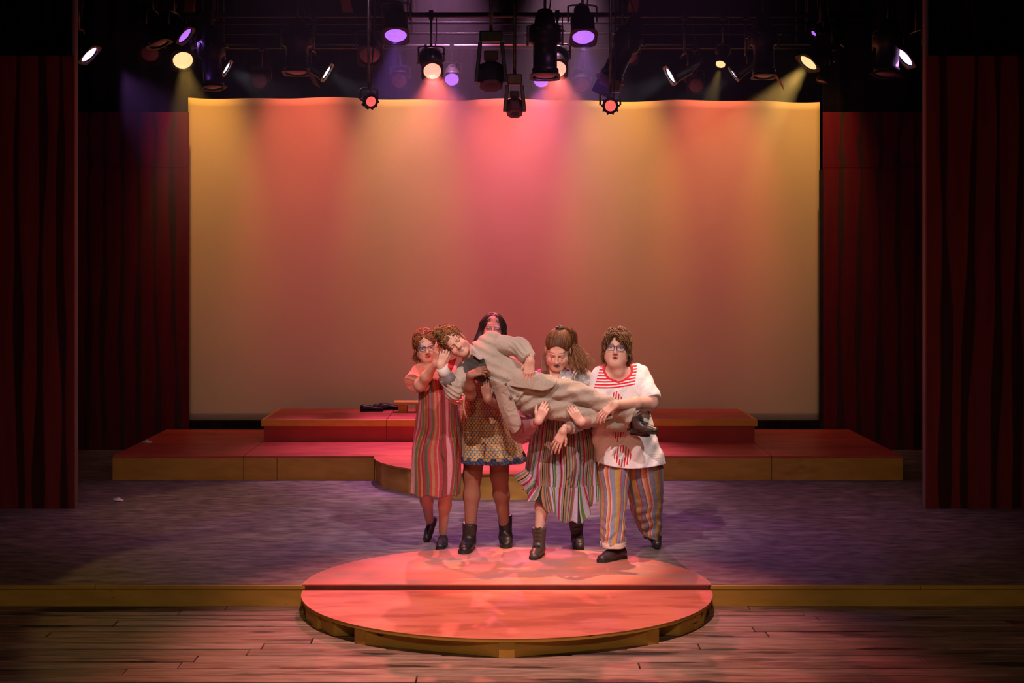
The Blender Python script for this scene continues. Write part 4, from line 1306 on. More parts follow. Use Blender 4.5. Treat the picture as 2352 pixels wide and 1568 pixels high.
def footwear(parent, name, heel, toe, up=(0, 0, 1), shaft=0.0, col=(.02, .018, .018), w=1.0, ankle=None, laces=None, tongue=None, sole_h=.020, low=False):
    """A shoe or boot from the heel's ground point to the toe's; shaft: height of the leg of a boot towards ankle."""
    heel = np.array(heel, float); toe = np.array(toe, float)
    x = toe - heel; L = np.linalg.norm(x); x /= L
    z = np.array(up, float); z = z - x * (z @ x); z /= np.linalg.norm(z); y = np.cross(z, x)
    R = np.stack([x, y, z], 1)
    s = L / .25
    P = [cone((.030, 0, .042), (.075, 0, .052), .034 * w, .035 * w, .02), cone((.075, 0, .050), (.150, 0, .038), .035 * w, .034 * w, .03, ((0, 0, 1), .95)),
         cone((.140, 0, .034), (.212, .003, .030), .036 * w, .031 * w, .03, ((0, 0, 1), .78))]
    if low: P += [cone((.030, 0, .048), (.05, 0, .066), .031 * w, .030 * w, .02)]
    P = xform(P, R, heel, s)
    lip = None
    if shaft:
        a0 = heel + R @ (np.array((.048, 0, .055)) * s)
        a1 = np.array(ankle, float)
        P += [cone(a0, a1, .040 * w * s, (.046 if shaft is True else shaft), .03)]
        lip = a1
    cut_h = .012
    hx = heel + z * cut_h

    def post(X, Y, Z, D):
        g = -((X - hx[0]) * z[0] + (Y - hx[1]) * z[1] + (Z - hx[2]) * z[2])
        D = np.maximum(D, g)
        if lip is not None:
            ax_ = lip - a0; ln = np.linalg.norm(ax_); ax_ = ax_ / ln
            D = np.maximum(D, (X - lip[0]) * ax_[0] + (Y - lip[1]) * ax_[1] + (Z - lip[2]) * ax_[2])
            D = D + .0016 * wob(X, Y, Z, 1.8)
        return D
    V, Fq = soft_mesh(P, .0045, post)
    C = np.tile(np.array(col), (len(V), 1)) * (1 + .18 * wob(V[:, 0], V[:, 1], V[:, 2], 1.2))[:, None]
    o = np_mesh(name, V, Fq, M_leather, parent, C)
    pts = []
    prof = [(-.006, .016), (.0, .026), (.02, .034), (.06, .033), (.10, .033), (.15, .040), (.19, .040), (.22, .033), (.240, .020), (.248, .006)]
    outl = [(px_, wy * w) for px_, wy in prof] + [(px_, -wy * w) for px_, wy in prof[::-1]]
    n = len(outl)
    vs = [heel + R @ (np.array((a, b, 0)) * s) for a, b in outl] + [heel + R @ (np.array((a, b, sole_h)) * s) for a, b in outl]
    fs = [tuple(range(n - 1, -1, -1)), tuple(range(n, 2 * n))] + [(i, (i + 1) % n, n + (i + 1) % n, n + i) for i in range(n)]
    MB().add(vs, fs).build('sole', M_sole, o)
    if laces:
        mb = MB()
        rows = 9 if shaft else 4
        for k in range(rows):
            f = k / (rows - 1)
            if shaft:
                base = np.array((.135 - .068 * min(1, f * 1.5), 0, .072 + .016 * f)) * s
                c = heel + R @ base
                if f > .5:
                    g = (f - .5) / .5
                    c = (heel + R @ (np.array((.090, 0, .085)) * s)) * (1 - g) + (np.array(ankle) + x * (.050 if shaft is True else shaft * .98)) * g
                nrm = x * (.4 + .5 * f) + z * (.8 - .7 * f)
            else:
                c = heel + R @ (np.array((.15 - .065 * f, 0, .070 + .016 * f)) * s); nrm = z
            nrm = nrm / np.linalg.norm(nrm)
            for sg in (-1, 1):
                mb.tube([c - y * .021 * sg - nrm * .002, c + nrm * .014, c + y * .021 * sg + (x * -.010 + z * .008) - nrm * .002], .0026, 5)
        mb.build('laces', mat_paint('lace_cord', laces, tuple(v * 1.3 for v in laces), 60, rough=.8), o)
    return o
# ================================================================== the five people
M_skin = mat_attr('skin', rough=.48, spec=.35, bump=.04, bscale=400)
M_cloth = mat_cloth('striped_cloth', (.62, .05, .06), bump=.25)
M_cloth_gold = mat_cloth('printed_cloth', (.50, .28, .08), bump=.2, rough=.5, spec=.4)
M_canvas = mat_cloth('khaki_canvas', (.5, .4, .3), bump=.3, crease=.55, cscale=16)
M_tee = mat_cloth('cotton_jersey', (.62, .025, .045), bump=.15, crease=.55, cscale=11)
M_silver = mat_cloth('silvery_fabric', (.3, .3, .3), rough=.42, spec=.6, metal=.15, bump=.15, crease=.7, cscale=18)
m_, nt_, p_ = nodes_of('clear_pink_vinyl')
p_.inputs['Base Color'].default_value = (.40, .17, .20, 1); p_.inputs['Roughness'].default_value = .15; p_.inputs['Alpha'].default_value = .78; p_.inputs['Specular IOR Level'].default_value = .8
M_vinyl = m_


def J(px, py, d): return np.array(at(px, py, d))
def G(px, d): return np.array(((px - CX) * d / F, d, 0.0))
def pix(X, Y, Z): return CX + F * X / Y, CY - F * (Z - CH) / Y


def limb(pts, rs, k=.03):
    return [cone(pts[i], pts[i + 1], rs[i], rs[i + 1], k) for i in range(len(pts) - 1)]


def leg(hip, knee, ankle, r=1.0, toe=None):
    hip, knee, ankle = (np.array(q, float) for q in (hip, knee, ankle))
    calf = knee + (ankle - knee) * .36 + np.array((0, .010, 0))
    P = [cone(hip, knee, .080 * r, .054 * r, .04), cone(knee, calf, .050 * r, .048 * r, .03), cone(calf, ankle, .047 * r, .030 * r, .03)]
    if toe is not None:
        P.append(cone(ankle + np.array((0, 0, -.03)), np.array(toe, float), .030, .024, .02))
    return P


def person_body(name_label, base, hd, prims, hands, skin, h=.009, face_kw=None, skin_extra=None):
    r = empty('person', base, name_label, 'person')
    fine = [(*hd.box(), .0027)] + [(*hand_box(q), .0026) for q in hands]
    allp = hd.prims + prims
    for q in hands: allp = allp + q
    V, Fq = multi_mesh(allp, h, fine)
    C = np.tile(np.array(skin), (len(V), 1)) * (1 + .05 * wob(V[:, 0], V[:, 1], V[:, 2], .8))[:, None]
    hb = hd.box()
    m = ((V > hb[0]) & (V < hb[1])).all(1)
    L = hd.local(V[m])
    C[m] = paint_face(L, skin, mouth=hd.mouth, **(face_kw or {}))
    for q in hands:                         # redder knuckles and finger tips
        for p in q[6:]:
            dd = np.linalg.norm(V - p['b'], axis=1)
            w_ = np.clip(1 - dd / .012, 0, 1)[:, None] * .25
            C = C * (1 - w_) + C * np.array((1.12, .82, .78)) * w_
    if skin_extra is not None: C = skin_extra(V, C)
    np_mesh('body', V, Fq, M_skin, r, np.clip(C, 0, 1))
    return r


def hair(parent, parts, col):
    """Joins cap and locks of one head of hair into one mesh."""
    Vs = []; Fs = []; Cs = []; n = 0
    for V, Fq, C in parts:
        Vs.append(V); Fs.append(Fq + n); n += len(V)
        Cs.append(C if C is not None else np.tile(np.array(col), (len(V), 1)))
    return np_mesh('hair', np.concatenate(Vs), np.concatenate(Fs), M_hair, parent, np.concatenate(Cs))


def torso(neck, shl, shr, chest, waist, hipl, hipr, rc=.105, rw=.10, rh=.10, rs=.052):
    neck, shl, shr, chest, waist, hipl, hipr = (np.array(q, float) for q in (neck, shl, shr, chest, waist, hipl, hipr))
    return [cone(neck, chest, .050, .09, .04), cone(shl, neck, rs, .052, .03), cone(shr, neck, rs, .052, .03), cone(shl, chest, rs, rc * .8, .05), cone(shr, chest, rs, rc * .8, .05),
            cone(chest, waist, rc, rw, .05), cone(waist, hipl, rw, rh * .85, .05), cone(waist, hipr, rw, rh * .85, .05)]


SKIN = (.62, .33, .24)
# ------------------------------------------------------------------ person in glasses and striped dress, at left
dA = 10.92
hA = Head((980, 799), dA, 9, 6, -8, .93, 'closed')
neckA = J(988, 850, dA)
PA = [cone(hA.w(0, .02, -.07), neckA, .046, .048, .03)]
PA += torso(neckA, J(962, 862, dA), J(1034, 862, dA), J(999, 890, dA), J(1002, 945, dA), J(985, 1005, dA), J(1020, 1005, dA))
elA = J(966, 884, dA - .13); wrA = J(1001, 834, dA - .30)
PA += limb([J(961, 862, dA), elA], [.046, .041]) + limb([elA, elA * .6 + wrA * .4, wrA], [.041, .036, .023])
el2 = J(1078, 905, 10.86); wr2 = J(1060, 921, 10.60)
PA += limb([J(1034, 866, dA), el2], [.044, .038]) + limb([el2, wr2], [.036, .024])
anA1 = at(987, 1200, 11.36); anA2 = at(1017, 1222, 11.12)
PA += leg(J(988, 1010, dA), J(976, 1120, dA + .08), np.array(anA1), .92) + leg(J(1020, 1010, dA), J(1024, 1125, dA - .02), np.array(anA2), .92)
hdA1 = hand_prims(wrA, (.06, .05, 1), (-.85, -.5, .05), 1, (.10, .22, .20), .5, .8, .93, stub=.01)
hdA2 = hand_prims(wr2, (-.62, -.78, -.05), (-.15, .05, -1), -1, (.35, .55, .45), .1, 1.2, .92)
rA = person_body('person in dark glasses and long red striped dress at the far left, cupping a head', (float(G(1000, dA)[0]), dA, 0), hA, PA, [hdA1, hdA2], SKIN,
                 face_kw=dict(lip=(.45, .10, .12), brow=(.22, .10, .05), eye=((( .10, .42, .70), .85), ((.45, .25, .60), .30)), iris=(.06, .05, .05)))
capA = hA.cap([ell((0, .026, .042), (.0795, .099, .088), .01), ell((0, .06, -.03), (.075, .06, .07), .03)], [ell((0, -.092, -.044), (.064, .075, .098), .01, op='-')],
              post=lambda X, Y, Z, D: D + .003 * wob(X, Y, Z, 3.4))
hcol = ((.30, .12, .05), (.24, .09, .04), (.38, .17, .07), (.20, .08, .04))


def flowA(L): return np.stack([np.sign(L[:, 0] + .004) * (.9 - 6 * np.clip(np.abs(L[:, 0]) - .05, 0, .1)), .55 + 0 * L[:, 0], -.35 - 9 * np.clip(.06 - L[:, 2], 0, .1)], 1)


stA = grow(hA, *capA, 1000, .055, flowA, 5, curl=.0035, freq=16, lift=.004, rad=.0020, cols=hcol) + grow(hA, *capA, 450, .06, flowA, 8, curl=.003, freq=14, lift=.006, rad=.0020, cols=hcol, keep=lambda c: c[:, 2] > .06) + \
    grow(hA, *capA, 170, .075, flowA, 6, curl=.007, freq=13, lift=.010, end_lift=.02, rad=.0013, cols=hcol, keep=lambda c: (c[:, 2] < .06) & (np.abs(c[:, 0]) > .05)) + \
    grow(hA, *capA, 70, .04, flowA, 7, curl=.006, freq=15, lift=.008, end_lift=.012, rad=.0010, cols=hcol)
hair(rA, [(capA[0], capA[1], None), strand_mesh('h', stA, rA)], (.22, .09, .04))
glasses(hA, rA, (.05, .015, .03), (.6, .6, .65), .0235, .0165, -.102, .031)

# tee under the dress
TE = [cone(J(964, 858, dA), J(1034, 858, dA), .058, .058, .03), cone(J(985, 868, dA), J(1012, 868, dA), .088, .088, .05), cone(J(999, 880, dA), J(1000, 925, dA), .105, .105, .04),
      cone(J(965, 858, dA - .01), J(953, 880, dA - .08), .066, .080, .02), cone(J(1035, 857, dA - .01), J(1046, 876, dA - .05), .060, .066, .02)]
sa, sb = J(965, 858, dA - .01), J(953, 878, dA - .09)
sd = (sb - sa) / np.linalg.norm(sb - sa)


def postT(X, Y, Z, D):
    px, py = pix(X, Y, Z)
    D = D + .003 * wob(X, Y, Z, 2.0)
    D = np.maximum(D, np.where(px < 975, (X - sb[0]) * sd[0] + (Y - sb[1]) * sd[1] + (Z - sb[2]) * sd[2], -1))
    return np.maximum(D, .052 - np.sqrt((X - neckA[0]) ** 2 + (Y - neckA[1] + .02) ** 2 + (Z - neckA[2] - .012) ** 2))


V, Fq = soft_mesh(TE, .0055, postT)
C = np.tile(np.array((.74, .25, .18)), (len(V), 1))
px, py = pix(V[:, 0], V[:, 1], V[:, 2])
C[(np.abs(py - 871 - .3 * (px - 950)) < 2.2) & (px < 985)] = (.80, .42, .32)
tee = np_mesh('tee_shirt', V, Fq, M_tee, rA, C)
# the dress
seqA = (((.46, .05, .06), 3), ((.70, .30, .33), 4.5), ((.30, .12, .24), 1), ((.45, .05, .06), 2), ((.70, .16, .08), 1), ((.14, .15, .07), 3), ((.40, .18, .06), 1), ((.35, .04, .05), 2.5), ((.45, .16, .07), 1.6),
        ((.28, .03, .05), 2), ((.42, .08, .07), 2), ((.24, .12, .18), 1.4), ((.13, .13, .06), 2.2), ((.46, .06, .07), 2), ((.45, .20, .10), 3), ((.50, .07, .08), 3), ((.56, .26, .20), 1.2), ((.48, .05, .07), 3), ((.10, .09, .05), 1.2), ((.30, .05, .07), 1.5))
M_strA = mat_stripes('red_striped_cotton', seqA, tint=.74)


def foldA(U, T):
    sway = np.clip(T * 1.6 - .1, 0, 1)
    return sway * (.040 * np.sin(U * 2 * PI * 11 + 2.2 * np.sin(T * 3)) + .030 * np.sin(U * 2 * PI * 19 - 4 * T + 1) * (1 - .4 * T)) + .012 * np.sin(T * 26 + U * 40) * np.exp(-((T - .55) / .2) ** 2)


loft('dress', [(866, 962, 1036, .0, .105), (890, 963, 1040, .0, .118), (905, 963, 1046, 0, .125), (930, 962, 1050, 0, .13), (960, 957, 1055, 0, .14), (1000, 952, 1057, 0, .15), (1050, 948, 1057, 0, .16), (1100, 947, 1056, 0, .165), (1133, 945, 1055, 0, .17)],
     M_strA, rA, dA, nu=320, nv=90, fold=foldA, su=lambda U, T: 3.6 * (U + .012 * np.sin(T * 7 + U * 9) - .035 * np.exp(-((T - .42) / .13) ** 2) * np.sin((U - .3) * 12)), hem=lambda U, T: .008 * T * np.sin(U * 2 * PI * 7))
mb = MB()
for a, b_, c_ in (((969, 846), (974, 853), (976, 868)), ((1020, 846), (1022, 855), (1022, 868))):
    mb.tube([J(a[0], a[1], dA - .03), J(b_[0], b_[1], dA - .078), J(c_[0], c_[1], dA - .115)], [.006, .010, .011], 8)
mb.build('shoulder_straps', mat_paint('olive_strap', (.13, .13, .07), (.2, .2, .1), 30), rA)
footwear(rA, 'jazz_shoe', at(996, 1196, 11.44), at(977, 1246, 11.27), up=(.1, -.8, .75), col=(.03, .025, .035), w=.86, low=True)
footwear(rA, 'jazz_shoe', G(1021, 11.18), G(1008, 10.96), col=(.03, .025, .035), w=.92, low=True)
# red sleeve with yellow edge showing beside the carried person's collar
sheet('red_sleeve', [[J(1031, 827, 10.66), J(1042, 825, 10.65), J(1050, 819, 10.64)], [J(1029, 843, 10.65), J(1037, 842, 10.64), J(1044, 837, 10.64)], [J(1029, 862, 10.66), J(1031, 861, 10.65), J(1033, 860, 10.65)]], M_tee, rA,
      lambda U, T: np.where((U > .84)[..., None], np.array((.75, .45, .06)), np.array((.70, .07, .09))))

# ------------------------------------------------------------------ person with long dark hair, behind the carried person
dB = 11.02
SKB = (.27, .115, .075)
hB = Head((1132.5, 754.5), dB, 2, -13, 6, 1.0, 'closed')
neckB = J(1133, 818, dB)
PB = [cone(hB.w(0, .02, -.07), neckB, .048, .050, .03)]
PB += torso(neckB, J(1090, 838, dB), J(1172, 838, dB), J(1130, 868, dB), J(1122, 925, dB), J(1100, 985, dB), J(1145, 985, dB), .11, .105, .105)
elB = J(1079, 905, 10.50); wrB = J(1080, 861, 10.36)
PB += limb([J(1090, 840, dB), elB], [.046, .040]) + limb([elB, elB * .55 + wrB * .45, wrB], [.036, .035, .025])
elB2 = J(1158, 935, 10.66); wrB2 = J(1120, 917, 10.40)
PB += limb([J(1172, 840, dB), elB2], [.046, .038]) + limb([elB2, wrB2], [.036, .027])
kB1 = J(1085, 1092, dB - .03); kB2 = J(1147, 1092, dB)
PB += leg(J(1095, 990, dB), kB1, at(1080, 1222, 10.98), 1.18) + leg(J(1148, 990, dB), kB2, at(1160, 1212, 11.18), 1.18)
hdB1 = hand_prims(wrB, (.92, -.02, .38), (-.25, -.75, .60), 1, (.55, .75, .5), .6, .7, .93, stub=.004)
hdB2 = hand_prims(wrB2, (-.22, .10, 1), (-.25, -.95, .1), -1, (.40, .6, .4), .9, .15, .90, stub=.004)
rB = person_body('person with long dark hair, dark skin and honeycomb print skirt, behind the carried person', (float(G(1120, dB)[0]), dB, 0), hB, PB, [hdB1, hdB2], SKB,
                 face_kw=dict(lids='down', lip=(.20, .05, .05), brow=(.03, .016, .012), iris=(.02, .012, .01), eye=(((.50, .33, .40), .55), ((.50, .34, .50), .6)), blush=(.4, .1, .1)))
capB = hB.cap([ell((0, .03, .040), (.084, .100, .090), .01), cone((-.060, .025, .045), (-.122, .03, -.20), .030, .034, .03), cone((.060, .025, .045), (.112, .03, -.20), .030, .034, .03), cone((0, .08, -.02), (0, .09, -.22), .075, .07, .03)],
              [ell((0, -.100, -.050), (.064, .088, .112), .012, op='-')])


def flowB(L):
    top = np.clip(L[:, 2] / .10, 0, 1)
    return np.stack([np.sign(L[:, 0]) * (.15 + .9 * top), .10 + .25 * top, -1.0 + .6 * top], 1)


stB = grow(hB, *capB, 1100, .15, flowB, 15, curl=.0014, lift=.003, rad=.0024, cols=((.025, .012, .012), (.04, .018, .018), (.015, .01, .01)), spread=.04, keep=lambda c: c[:, 2] > -.08)
for k in range(150):                          # long locks falling behind the shoulders
    sg = -1 if k % 2 else 1; u = rng.uniform(0, 1)
    P = [hB.w(sg * (.070 + .012 * u), .02 + .04 * u, .05 - .03 * u), hB.w(sg * (.085 + .014 * u), .02 + .05 * u, -.02), hB.w(sg * (.098 + .022 * u), .02 + .05 * u, -.09), hB.w(sg * (.100 + .040 * u), .03 + .05 * u, -.20)]
    stB.append((np.array([np.array(P[0]) * (1 - t) ** 3 + 3 * np.array(P[1]) * t * (1 - t) ** 2 + 3 * np.array(P[2]) * t * t * (1 - t) + np.array(P[3]) * t ** 3 for t in np.linspace(0, 1, 10)]), .0036, (.028, .014, .014)))
hair(rB, [(capB[0], capB[1], None), strand_mesh('h', stB, rB)], (.016, .009, .009))


def patB(U, T, z, a):
    s = U * 2 * PI * a * .92; cell = .0205
    r = np.round(z / (cell * .80))
    q = s / cell + .5 * np.mod(r, 2)
    dx = (q - np.round(q)) * cell; dz = z - r * cell * .80
    return .5 + (.0080 - np.sqrt(dx ** 2 + dz ** 2)) * 110


def colB(U, T):
    s = np.stack([.05 + .03 * np.sin(U * 300), .15 + .08 * np.sin(T * 160 + 1), .21 + .08 * np.sin(U * 290 + T * 90)], -1)
    return np.clip(s, .01, 1)


loft('dress', [(838, 1088, 1172, 0, .10), (870, 1078, 1172, 0, .12), (915, 1062, 1166, -.02, .13), (950, 1057, 1172, -.03, .15), (1000, 1053, 1188, -.03, .18), (1052, 1049, 1203, -.03, .205)], M_cloth_gold, rB, dB, nu=440, nv=230,
     fold=lambda U, T: T * .05 * np.sin(U * 2 * PI * 8 + 1.2 * np.sin(3 * T)) + T * .02 * np.sin(U * 2 * PI * 17), colour=colB, pat=patB)
loft('ruffle_hem', [(1045, 1050, 1202, -.03, .200), (1052, 1049, 1206, -.03, .206), (1060, 1050, 1206, -.03, .208)], M_cloth, rB, dB, nu=420, nv=8,
     fold=lambda U, T: .05 * np.sin(U * 2 * PI * 8 + 1.2 * np.sin(3)) + .02 * np.sin(U * 2 * PI * 60) * T,
     colour=lambda U, T: np.stack([.02 + .10 * (np.sin(U * 700) * np.sin(T * 9 + U * 400) > .5), .03 + .12 * (np.sin(U * 700) * np.sin(T * 9 + U * 400) > .5), .06 + .22 * (np.sin(U * 700) * np.sin(T * 9 + U * 400) > .5)], -1))
# ragged tulle under the right of the hem
r_ = random.Random(4); tv = []
for k in range(90):
    a = r_.uniform(0, 1); x0 = 1168 + 36 * a; y0 = 1038 + 9 * r_.random() - 4 * a; dd = dB - .17 + .16 * a
    ln = r_.uniform(9, 19)
    tv.append((np.array([J(x0, y0, dd), J(x0 + r_.uniform(-4, 5), y0 + ln * .5, dd - .01), J(x0 + r_.uniform(-7, 9), y0 + ln, dd)]), .0032, (.012, .014, .035)))
Vt, Ft, Ct = strand_mesh('t', tv, rB)
np_mesh('tulle', Vt, Ft, M_cloth, rB, Ct)
# beaded waist
mb = MB()
for k in range(26):
    p = J(1080 + k * 1.6 + r_.uniform(-1, 1), 916 + r_.uniform(-2, 3), dB - .155 - .02 * (1 - abs(k - 13) / 13))
    mb.lathe([(.001, -.004), (.0035, -.002), (.0035, .002), (.001, .004)], Matrix.Translation(Vector(p)), 6)
mb.build('beads', mat_paint('coral_beads', (.6, .12, .08), (.1, .3, .12), 80, rough=.3), rB)
footwear(rB, 'ankle_boot', G(1081, 11.04), G(1063, 10.775), shaft=.052, ankle=at(1079.5, 1200, 10.965), col=(.018, .014, .014), w=1.05, sole_h=.026)
footwear(rB, 'ankle_boot', G(1161, 11.24), G(1163, 10.985), shaft=.051, ankle=at(1160, 1181, 11.17), col=(.016, .012, .012), w=1.08, sole_h=.026)

# ------------------------------------------------------------------ person with the ponytail
dD = 10.88
hD = Head((1279, 819), dD - .05, -6, 27, 3, 1.08, 'closed', .5)
neckD = J(1280, 866, dD)
PD = [cone(hD.w(0, .03, -.06), neckD, .047, .052, .03)]
PD += torso(neckD, J(1240, 872, dD), J(1340, 868, dD), J(1290, 905, dD), J(1290, 960, dD), J(1268, 1020, dD), J(1318, 1020, dD), .115, .115, .115)
elD = J(1200, 985, 10.66); wrD = J(1237, 966, 10.38)
PD += limb([J(1240, 872, dD), elD], [.048, .042]) + limb([elD, wrD], [.042, .027])
elD2 = J(1346, 965, 10.72); wrD2 = J(1293, 990, 10.40)
PD += limb([J(1340, 870, dD), elD2], [.048, .040]) + limb([elD2, wrD2], [.038, .026])
PD += leg(J(1268, 1030, dD), J(1250, 1130, dD - .05), at(1238, 1222, 10.76), 1.0) + leg(J(1318, 1030, dD), J(1326, 1130, dD + .10), at(1323, 1212, 11.14), 1.0)
hdD1 = hand_prims(wrD, (.42, .02, .90), (-.15, -.95, -.1), 1, (.42, .55, .35), .1, .12, .92, stub=.004)
hdD2 = hand_prims(wrD2, (-.42, .0, -.90), (-.15, -.95, .15), 1, (.12, .25, .2), .1, 1.0, .88)
rD = person_body('person with a high ponytail, silvery jacket and long striped skirt, head bowed', (float(G(1290, dD)[0]), dD, 0), hD, PD, [hdD1, hdD2], (.62, .34, .26),
                 face_kw=dict(lids='down', lip=(.16, .12, .19), brow=(.16, .07, .05), streak=(.26, .11, .10), blush=(.55, .2, .18)))
capD = hD.cap([ell((0, .024, .040), (.0815, .102, .090), .01), cone((0, .05, .112), (.006, .055, .130), .026, .020, .02), ell((.03, .09, -.02), (.085, .05, .10), .03)],
              [ell((0, -.098, -.030), (.064, .080, .096), .010, op='-')])


def flowD(L): return np.array((0.005, .055, .135)) - L


cD = ((.17, .07, .028), (.12, .045, .018), (.24, .11, .04), (.09, .035, .016))
stD = grow(hD, *capD, 620, .085, flowD, 25, lift=.001, rad=.0018, cols=cD, spread=.004, keep=lambda c: c[:, 2] > -.02)
tail = []
rt = np.random.default_rng(8)
root = hD.w(.004, .055, .128)


def cat(ctrl, s):
    """Smooth point on a chain of control points, s in 0..1."""
    n = len(ctrl) - 1; q = min(s * n, n - 1e-6); i = int(q); f = q - i
    p0, p1, p2, p3 = ctrl[max(i - 1, 0)], ctrl[i], ctrl[i + 1], ctrl[min(i + 2, n)]
    return .5 * (2 * p1 + (p2 - p0) * f + (2 * p0 - 5 * p1 + 4 * p2 - p3) * f * f + (3 * p1 - p0 - 3 * p2 + p3) * f ** 3)


ctrlA = [root, J(1302, 764, dD + .02), J(1320, 786, dD + .01), J(1336, 810, dD - .01), J(1350, 832, dD - .04), J(1353, 858, dD - .08)]      # outer edge
ctrlB = [root, J(1294, 766, dD + .03), J(1299, 786, dD + .01), J(1301, 812, dD - .02), J(1306, 834, dD - .06), J(1316, 860, dD - .12)]      # inner edge, by the cheek
for k in range(1000):
    u = rt.beta(1.1, 1.1); v = rt.normal(0, .5); ln = rt.uniform(.72, 1.0); ph = rt.uniform(0, 6.28); am = .004 + .004 * rt.random()
    lockp = math.floor(u * 9) * 1.7
    P = []
    for s in np.linspace(0, 1, 16):
        c = cat(ctrlA, s * ln) * u + cat(ctrlB, s * ln) * (1 - u)
        wv = am * s * np.array((math.sin(s * 11 + lockp + .3 * ph), math.cos(s * 10 + lockp), .5 * math.sin(s * 13 + lockp)))
        P.append(c + wv + np.array((0, v * (.016 + .030 * s), .010 * v)))
    if k % 9 == 0: P = [p_ + np.array((.05, .0, .02)) * (i / 15.) ** 3 * rt.uniform(.3, 1.6) for i, p_ in enumerate(P)]
    tail.append((np.array(P), .0017, np.array(cD[k % 4]) * rt.uniform(.8, 1.25)))
for k in range(140):                          # loose hair at the left of the face
    u = rt.uniform(0, 1); x = 1244 + 13 * u; e = rt.uniform(-4, 4)
    P = [J(x + 8, 792, dD + .06), J(x + 2, 803, dD + .03), J(x - 1, 818, dD + .0), J(x - 2 + 3 * u, 835, dD - .03), J(x - 1 + 5 * u, 850, dD - .06), J(x + 2 + 5 * u + e, 864 + e, dD - .10)]
    tail.append((np.array(P), .0026, np.array(cD[k % 4]) * .75))
hair(rD, [(capD[0], capD[1], None), strand_mesh('h', stD, rD), strand_mesh('h', tail, rD)], (.09, .035, .016))
MB().lathe([(.024, -.010), (.029, -.006), (.029, .006), (.024, .010)], Matrix.Translation(Vector(root)) @ frame_z(hD.R @ np.array((.1, .5, 1)))).build('hair_tie', M_black, rD)
# jacket
JD = [cone(J(1246, 870, dD), J(1335, 866, dD), .062, .062, .03), cone(J(1262, 895, dD), J(1318, 893, dD), .115, .115, .05), cone(J(1265, 950, dD), J(1318, 950, dD), .112, .112, .06),
      cone(J(1240, 872, dD), elD, .064, .060, .02), cone(J(1340, 868, dD), J(1352, 915, dD - .04), .066, .062, .02), cone(J(1352, 915, dD - .04), elD2, .062, .056, .03), cone(elD2, elD2 * .28 + wrD2 * .72, .054, .044, .02)]


def postJ(X, Y, Z, D):
    px, py = pix(X, Y, Z)
    D = D + .0045 * wob(X, Y, Z, 1.6) + .003 * np.sin(Z * 120 + X * 60 + 2 * np.sin(X * 40))
    # open front
    w_ = np.maximum(0, 15 - (py - 862) * .12) / 330
    D = np.maximum(D, np.where(Y < dD - .01, w_ - np.abs(X - J(1277, 870, dD)[0] - 0.0) , -1))
    D = np.maximum(D, .060 - np.sqrt((X - neckD[0]) ** 2 + (Y - neckD[1] + .03) ** 2 + (Z - neckD[2] - .02) ** 2))
    cutw = ((X - (elD2 * .28 + wrD2 * .72)[0]) * (wrD2 - elD2)[0] + (Y - (elD2 * .28 + wrD2 * .72)[1]) * (wrD2 - elD2)[1] + (Z - (elD2 * .28 + wrD2 * .72)[2]) * (wrD2 - elD2)[2]) / np.linalg.norm(wrD2 - elD2)
    return np.maximum(D, np.where(py > 950, cutw, -1))


V, Fq = soft_mesh(JD, .0058, postJ)
C = np.tile(np.array((.36, .33, .31)), (len(V), 1)) * (1 + .12 * wob(V[:, 0], V[:, 1], V[:, 2], 1.1))[:, None]
px, py = pix(V[:, 0], V[:, 1], V[:, 2])
C[(px < 1247) & (py < 900)] = (.55, .03, .22)
jk = np_mesh('jacket', V, Fq, M_silver, rD, C)
for g in ([[J(1288, 850, dD - .07), J(1300, 856, dD - .06), J(1324, 846, dD - .04)], [J(1284, 864, dD - .125), J(1300, 872, dD - .15), J(1326, 858, dD - .12)], [J(1283, 880, dD - .15), J(1294, 890, dD - .165), J(1308, 884, dD - .16)]],
          [[J(1266, 852, dD - .06), J(1258, 856, dD - .06), J(1248, 850, dD - .03)], [J(1270, 866, dD - .12), J(1262, 872, dD - .13), J(1250, 866, dD - .10)], [J(1272, 880, dD - .14), J(1266, 884, dD - .15), J(1258, 880, dD - .14)]]):
    sheet('collar_flap', g, M_silver, rD, (.42, .39, .38))
mb = MB()
for o_ in ((1316, 853), (1321, 856)):
    mb.tube([J(o_[0] + 6, o_[1] - 4, dD - .11), J(o_[0] - 2, o_[1] + 8, dD - .165), J(o_[0] - 2, o_[1] + 26, dD - .162), J(o_[0] + 2, o_[1] + 44, dD - .15)], .004, 6)
mb.build('piping', mat_paint('grey_piping', (.22, .2, .2), (.34, .31, .3), 40, rough=.4), rD)
VN = [cone(elD + np.array((-.005, .03, -.02)), J(1228, 972, 10.42), .085, .034, .02, ((0, 1, 0), .6))]
e0 = J(1231, 969, 10.40); e1 = elD + np.array((-.02, .04, -.05)); ev = (e0 - e1) / np.linalg.norm(e0 - e1)
V, Fq = soft_mesh(VN, .0055, lambda X, Y, Z, D: np.maximum(D + .0008 * np.sin(np.arctan2(Z - e1[2], X - e1[0]) * 12), np.maximum((X - e0[0]) * ev[0] + (Y - e0[1]) * ev[1] + (Z - e0[2]) * ev[2], -((X - e1[0]) * ev[0] + (Y - e1[1]) * ev[1] + (Z - e1[2]) * ev[2]))))
np_mesh('vinyl_cuff', V, Fq, M_vinyl, rD)
wv = (wrD - elD) / np.linalg.norm(wrD - elD)
MB().lathe([(.0262, -.004), (.0285, -.004), (.0285, .004), (.0262, .004)], Matrix.Translation(Vector(wrD - wv * .022)) @ frame_z(wv), 24).build('bracelet', M_black, rD)
